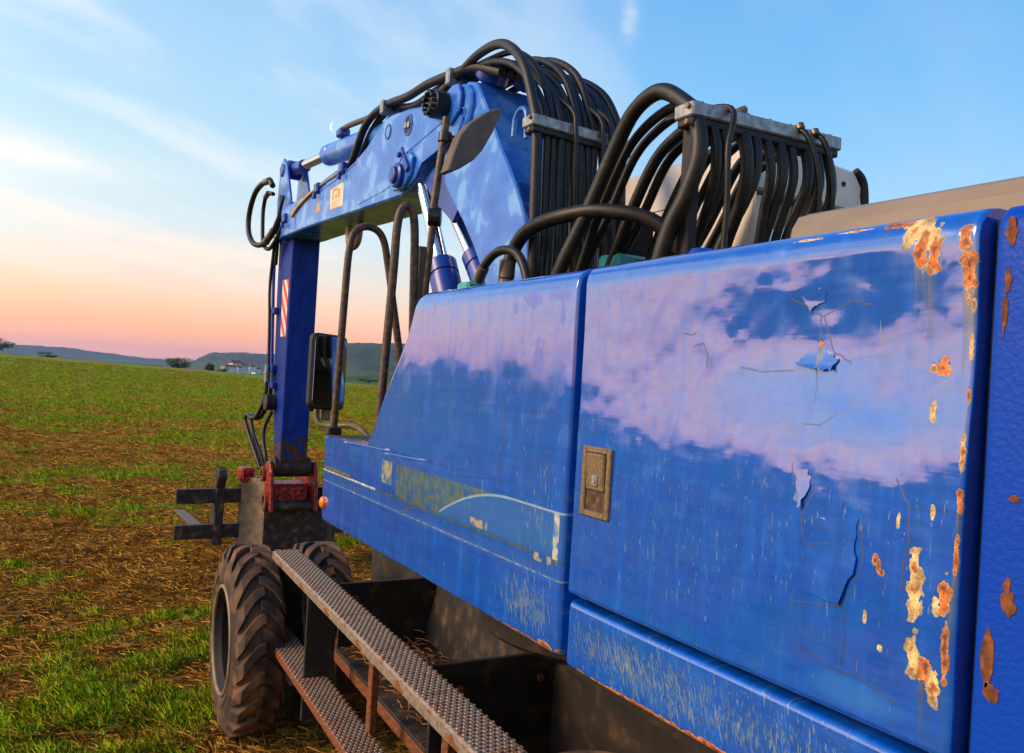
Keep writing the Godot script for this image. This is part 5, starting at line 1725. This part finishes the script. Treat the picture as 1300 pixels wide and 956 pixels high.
	for q: Array in [[7.28, 3.74], [6.6, 3.79], [8.35, 3.62]]:
		var cb := Buf.new()
		box(cb, V(2.18, q[1], q[0]), Vector3(0.13, 0.09, 0.10), 0.012)
		bolt(cb, V(2.115, q[1] - 0.05, q[0]), Vector3.DOWN, 0.02, 0.05)
		put("pipe_clamp", cb, M.deep_blue, machine)
	# loops at the stick joint and the lines running down the stick
	hose("loop_hose", [V(2.10, 4.02, 8.78), V(2.08, 4.10, 8.92), V(2.06, 4.06, 9.35), V(2.06, 3.88, 9.62), V(2.06, 3.66, 9.64), V(2.06, 3.48, 9.38), V(2.08, 3.42, 9.05), V(2.10, 3.48, 8.72), V(2.13, 3.66, 8.52)], 0.030, M.hose)
	hose("loop_hose", [V(2.14, 3.96, 8.9), V(2.11, 3.98, 9.06), V(2.11, 3.86, 9.18), V(2.11, 3.68, 9.18), V(2.11, 3.45, 9.10), V(2.12, 3.36, 8.88), V(2.14, 3.44, 8.66), V(2.17, 3.6, 8.54)], 0.022, M.hose)
	hose("loop_hose", [V(2.18, 3.9, 8.62), V(2.16, 3.75, 8.66), V(2.16, 3.55, 8.70), V(2.18, 3.40, 8.76), V(2.2, 3.2, 8.86)], 0.02, M.hose)
	hose("stick_pipe", [V(2.21, 3.95, 8.84), V(2.21, 3.6, 8.88), V(2.20, 3.2, 8.92), V(2.205, 2.7, 8.88), V(2.21, 2.2, 8.82), V(2.21, 2.05, 8.80)], 0.018, M.deep_blue)
	hose("stick_pipe", [V(2.18, 3.5, 8.86), V(2.17, 3.0, 8.93), V(2.18, 2.6, 8.90), V(2.18, 2.2, 8.84), V(2.18, 2.05, 8.82)], 0.016, M.thin_hose)
	for k in 2:
		var x := 2.17 + 0.05 * k
		var fb := Buf.new()
		rod(fb, V(x, 2.12, 8.83), V(x, 1.92, 8.83), 0.026, 8)
		rod(fb, V(x, 2.05, 8.83), V(x, 2.01, 8.83), 0.034, 6)
		put("hose_fitting", fb, M.galvanised, machine)
		hose("tool_hose", [V(x, 1.95, 8.83), V(x - 0.01, 1.75, 8.82), V(x - 0.04, 1.56, 8.98), V(x - 0.06, 1.52, 9.15), V(x - 0.06, 1.545, 9.34), V(x - 0.06, 1.48, 9.44 - 0.07 * k), V(x - 0.05, 1.33, 9.26), V(x - 0.03, 1.15, 9.0), V(x, 1.0, 8.86)], 0.022, M.hose)
	hose("tool_hose", [V(2.24, 1.62, 8.80), V(2.19, 1.45, 8.86), V(2.18, 1.3, 8.84), V(2.19, 1.14, 8.74), V(2.2, 1.02, 8.72)], 0.020, M.hose)


# ------------------------------------------------------------------ rails, mirrors
func make_rails() -> void:
	for q: Array in [
		[V(1.365, 1.77, 4.10), V(1.372, 2.0, 4.10), V(1.385, 2.55, 4.10), V(1.392, 2.72, 4.10), V(1.412, 2.82, 4.10), V(1.47, 2.865, 4.10), V(1.54, 2.855, 4.10), V(1.582, 2.80, 4.10), V(1.612, 2.68, 4.10), V(1.65, 2.5, 4.10), V(1.72, 2.15, 4.10), V(1.78, 1.77, 4.10)],
		[V(1.362, 1.77, 3.46), V(1.366, 1.95, 3.46), V(1.384, 2.55, 3.45), V(1.388, 2.74, 3.45), V(1.40, 2.83, 3.45), V(1.428, 2.868, 3.45), V(1.46, 2.845, 3.45), V(1.476, 2.76, 3.45), V(1.484, 2.6, 3.45), V(1.50, 2.2, 3.45), V(1.51, 1.77, 3.45)]]:
		var b := Buf.new()
		tube(b, smooth_path(q, 6), 0.0195, 14)
		put("handrail", b, M.rail, machine)
	var ft := Buf.new()
	for q: Array in [[1.365, 4.10], [1.78, 4.10], [1.362, 3.46], [1.51, 3.45]]: box(ft, V(q[0], 1.785, q[1]), Vector3(0.07, 0.04, 0.07), 0.006)
	put("rail_foot", ft, M.dark, machine)
	# carrier rod with a tilted mirror shell on top
	var rd := Buf.new()
	tube(rd, [V(1.603, 3.31, 3.45), V(1.600, 3.28, 3.45), V(1.575, 3.0, 3.45), V(1.562, 2.86, 3.45)], 0.0185, 14)
	tube(rd, [V(1.572, 2.88, 3.46), V(1.565, 2.68, 3.465), V(1.555, 2.5, 3.47), V(1.55, 2.3, 3.47)], 0.0165, 14)
	var rdo := put("mirror_rod", rd, M.rail, machine)
	var cl := Buf.new()
	rod(cl, V(1.55, 2.84, 3.47), V(1.60, 2.84, 3.44), 0.045, 18)
	rod(cl, V(1.58, 3.215, 3.455), V(1.70, 3.20, 3.42), 0.022, 12)
	rod(cl, V(1.598, 3.19, 3.45), V(1.602, 3.24, 3.45), 0.032, 12)
	put("clamp", cl, M.grease, rdo)
	var sh := Buf.new()
	plate(sh, [Vector2(1.822, 3.365), Vector2(1.79, 3.362), Vector2(1.73, 3.325), Vector2(1.66, 3.265), Vector2(1.615, 3.20), Vector2(1.585, 3.11), Vector2(1.562, 3.03), Vector2(1.58, 3.025), Vector2(1.625, 3.05), Vector2(1.69, 3.10), Vector2(1.735, 3.155), Vector2(1.785, 3.25), Vector2(1.82, 3.34)], Vector3.ZERO, Vector3.RIGHT, Vector3.UP, Vector3(0, 0, -1), 3.32, 3.40, 0.006)
	put("mirror_shell", sh, M.leaf, rdo)
	var bx := Buf.new()
	box(bx, V(1.545, 2.55, 3.50), Vector3(0.065, 0.30, 0.06), 0.006)
	put("rod_socket", bx, M.leaf, rdo)
	# a second shell far behind the hose clamp
	var s2 := Buf.new()
	plate(s2, [Vector2(2.335, 3.16), Vector2(2.35, 3.205), Vector2(2.385, 3.25), Vector2(2.42, 3.268), Vector2(2.435, 3.26), Vector2(2.44, 3.16)], Vector3.ZERO, Vector3.RIGHT, Vector3.UP, Vector3(0, 0, -1), 2.36, 2.42, 0.012)
	put("mirror_shell", s2, M.leaf, machine)
	# rear-view mirror on its bent arm
	var turn := Basis(Vector3.UP, deg_to_rad(15.0)) * Basis(Vector3.RIGHT, deg_to_rad(-4.0)) * Basis(Vector3(0, 0, 1), deg_to_rad(-2.5))
	var c := V(1.385, 2.09, 4.28)
	var fr := Buf.new()
	var w := 0.112
	var h := 0.205
	var outline := []
	for q: Array in [[1, 1, 0], [-1, 1, 1], [-1, -1, 2], [1, -1, 3]]:
		for k in 5:
			var g: float = PI * 0.5 * (k / 4.0 + float(q[2]))
			outline.append(Vector2(q[0] * (w - 0.035) + cos(g) * 0.035, q[1] * (h - 0.035) + sin(g) * 0.035))
	plate(fr, outline, c, turn * Vector3.RIGHT, turn * Vector3.UP, turn * Vector3(0, 0, -1), 0.0, 0.05, 0.012)
	var mo := put("rear_view_mirror", fr, M.black, machine)
	var gl := Buf.new()
	var inner := []
	for p: Vector2 in outline: inner.append(p * Vector2(0.88, 0.94))
	plate(gl, inner, c, turn * Vector3.RIGHT, turn * Vector3.UP, turn * Vector3(0, 0, -1), -0.002, 0.004, 0.001)
	put("mirror_glass", gl, M.mirror, mo)
	var arm := Buf.new()
	tube(arm, smooth_path([V(1.335, 1.90, 4.30), V(1.335, 1.84, 4.30), V(1.35, 1.805, 4.28), V(1.40, 1.80, 4.24), V(1.47, 1.81, 4.16), V(1.52, 1.79, 4.10), V(1.55, 1.74, 4.02)], 6), 0.016, 10)
	box(arm, V(1.385, 1.875, 4.31), Vector3(0.05, 0.10, 0.03), 0.006)
	put("mirror_arm", arm, M.worn, mo)


# ------------------------------------------------------------------ coupler and fork
func make_fork() -> void:
	var rc := Buf.new()
	box(rc, V(2.40, 0.78, 8.64), Vector3(0.40, 0.20, 0.36), 0.03)
	side_plate(rc, [Vector2(8.30, 0.62), Vector2(8.36, 1.02), Vector2(8.44, 1.12), Vector2(8.56, 1.11), Vector2(8.66, 0.94), Vector2(9.0, 0.90), Vector2(9.02, 0.62)], 2.15, 2.19, 0.01)
	side_plate(rc, [Vector2(8.30, 0.62), Vector2(8.36, 1.02), Vector2(8.44, 1.12), Vector2(8.56, 1.11), Vector2(8.66, 0.94), Vector2(9.0, 0.90), Vector2(9.02, 0.62)], 2.61, 2.65, 0.01)
	box(rc, V(2.02, 0.94, 8.85), Vector3(0.14, 0.15, 0.22), 0.02)
	var co := put("quick_coupler", rc, M.red, machine)
	var ey := Buf.new()
	lathe(ey, [Vector2(0.05, 0), Vector2(0.05, 0.03), Vector2(0.09, 0.03), Vector2(0.095, 0.0)], V(2.148, 0.72, 8.46), Vector3.LEFT, 22)
	lathe(ey, [Vector2(0.04, 0), Vector2(0.04, 0.03), Vector2(0.075, 0.03), Vector2(0.08, 0.0)], V(2.148, 0.98, 8.6), Vector3.LEFT, 22)
	put("coupler_eye", ey, M.rust, co)
	var pn := Buf.new()
	rod(pn, V(2.12, 0.66, 8.42), V(2.70, 0.66, 8.42), 0.055, 20)
	put("coupler_pin", pn, M.fork, co)

	var o := thing("pallet_fork", "black pallet fork frame hanging from the red coupler, resting on the field", "pallet fork", V(2.4, 0, 8.8))
	var sh := Transform3D(Basis(), -V(2.4, 0, 8.8))
	for q: Array in [[0.715, 0.15], [0.345, 0.145]]:
		var b := Buf.new()
		box(b, V(2.36, q[0], 8.86), Vector3(2.05, q[1], 0.07), 0.006)
		put("cross_bar", b, M.fork, o, sh)
	for x: float in [1.76, 2.98]:
		var b := Buf.new()
		side_plate(b, [Vector2(8.80, 0.20), Vector2(8.80, 0.80), Vector2(8.72, 0.92), Vector2(8.74, 0.99), Vector2(8.82, 1.02), Vector2(8.93, 0.98), Vector2(8.98, 0.84), Vector2(9.02, 0.60), Vector2(9.02, 0.20)], x - 0.045, x + 0.045, 0.01)
		put("fork_shank", b, M.fork, o, sh)
		var tn := Buf.new()
		plate(tn, [Vector2(8.9, 0.0), Vector2(10.2, 0.0), Vector2(10.2, 0.012), Vector2(8.9, 0.055)], Vector3(0, 0.34, 0), Vector3(0, 0, -1), Vector3.UP, Vector3.RIGHT, x - 0.24, x - 0.12, 0.004)
		put("tine", tn, M.rail, o, sh)
	var bk := Buf.new()
	cross_plate(bk, [Vector2(2.16, 0.18), Vector2(2.84, 0.18), Vector2(2.84, 0.62), Vector2(2.16, 0.62)], 8.56, 8.60, 0.006)
	put("back_plate", bk, M.fork, o, sh)
	var ck := Buf.new()
	plate(ck, [Vector2(2.16, 8.555), Vector2(2.18, 8.57), Vector2(1.99, 8.86), Vector2(1.96, 8.85)], Vector3.ZERO, Vector3.RIGHT, Vector3(0, 0, -1), Vector3.UP, 0.17, 0.92, 0.004)
	put("cheek_plate", ck, M.worn, o, sh)
	var ck2 := Buf.new()
	plate(ck2, [Vector2(2.84, 8.555), Vector2(2.82, 8.57), Vector2(3.0, 8.83), Vector2(3.03, 8.82)], Vector3.ZERO, Vector3.RIGHT, Vector3(0, 0, -1), Vector3.UP, 0.17, 0.92, 0.004)
	put("cheek_plate", ck2, M.fork, o, sh)
	for k in 4:
		var t := Buf.new()
		box(t, V(2.28 + 0.14 * k, 0.635, 8.57), Vector3(0.06, 0.05, 0.06), 0.008)
		put("hook_tooth", t, M.fork, o, sh)


func make_moon() -> void:
	# the thin waxing moon: the lit rim of its ball, seen from the side
	var d := Vector3(0.30484, 0.29950, -0.97970).normalized()
	var at := Vector3(0, 2.1, 0) + d * 420.0
	var u := Vector3.UP.cross(-d).normalized()      # towards its right as seen from the field
	var w := (-d).cross(u).normalized()
	var b := Buf.new()
	var r := 2.4
	var rows := []
	for a in 13:
		var g := lerpf(-1.35, 1.35, a / 12.0)
		var row := []
		for c in 5:
			var t := lerpf(0.0, 0.85, c / 4.0)   # from the limb inwards
			var side := cos(g) * cos(t)
			var p := -u * side + w * sin(g) - d * cos(g) * sin(t)
			row.append(b.vert(at + p * r, p.normalized()))
		rows.append(row)
	for a in 12:
		for c in 4:
			b.tri(rows[a][c], rows[a + 1][c], rows[a][c + 1]); b.tri(rows[a][c + 1], rows[a + 1][c], rows[a + 1][c + 1])
	var m := StandardMaterial3D.new()
	m.albedo_color = Color.BLACK
	m.emission_enabled = true
	m.emission = Color(1.0, 0.97, 0.9)
	m.emission_energy_multiplier = 1.0
	var o := put("moon", b, m, self)
	o.set_meta("label", "thin white crescent moon high in the sky above the boom")
	o.set_meta("category", "moon")
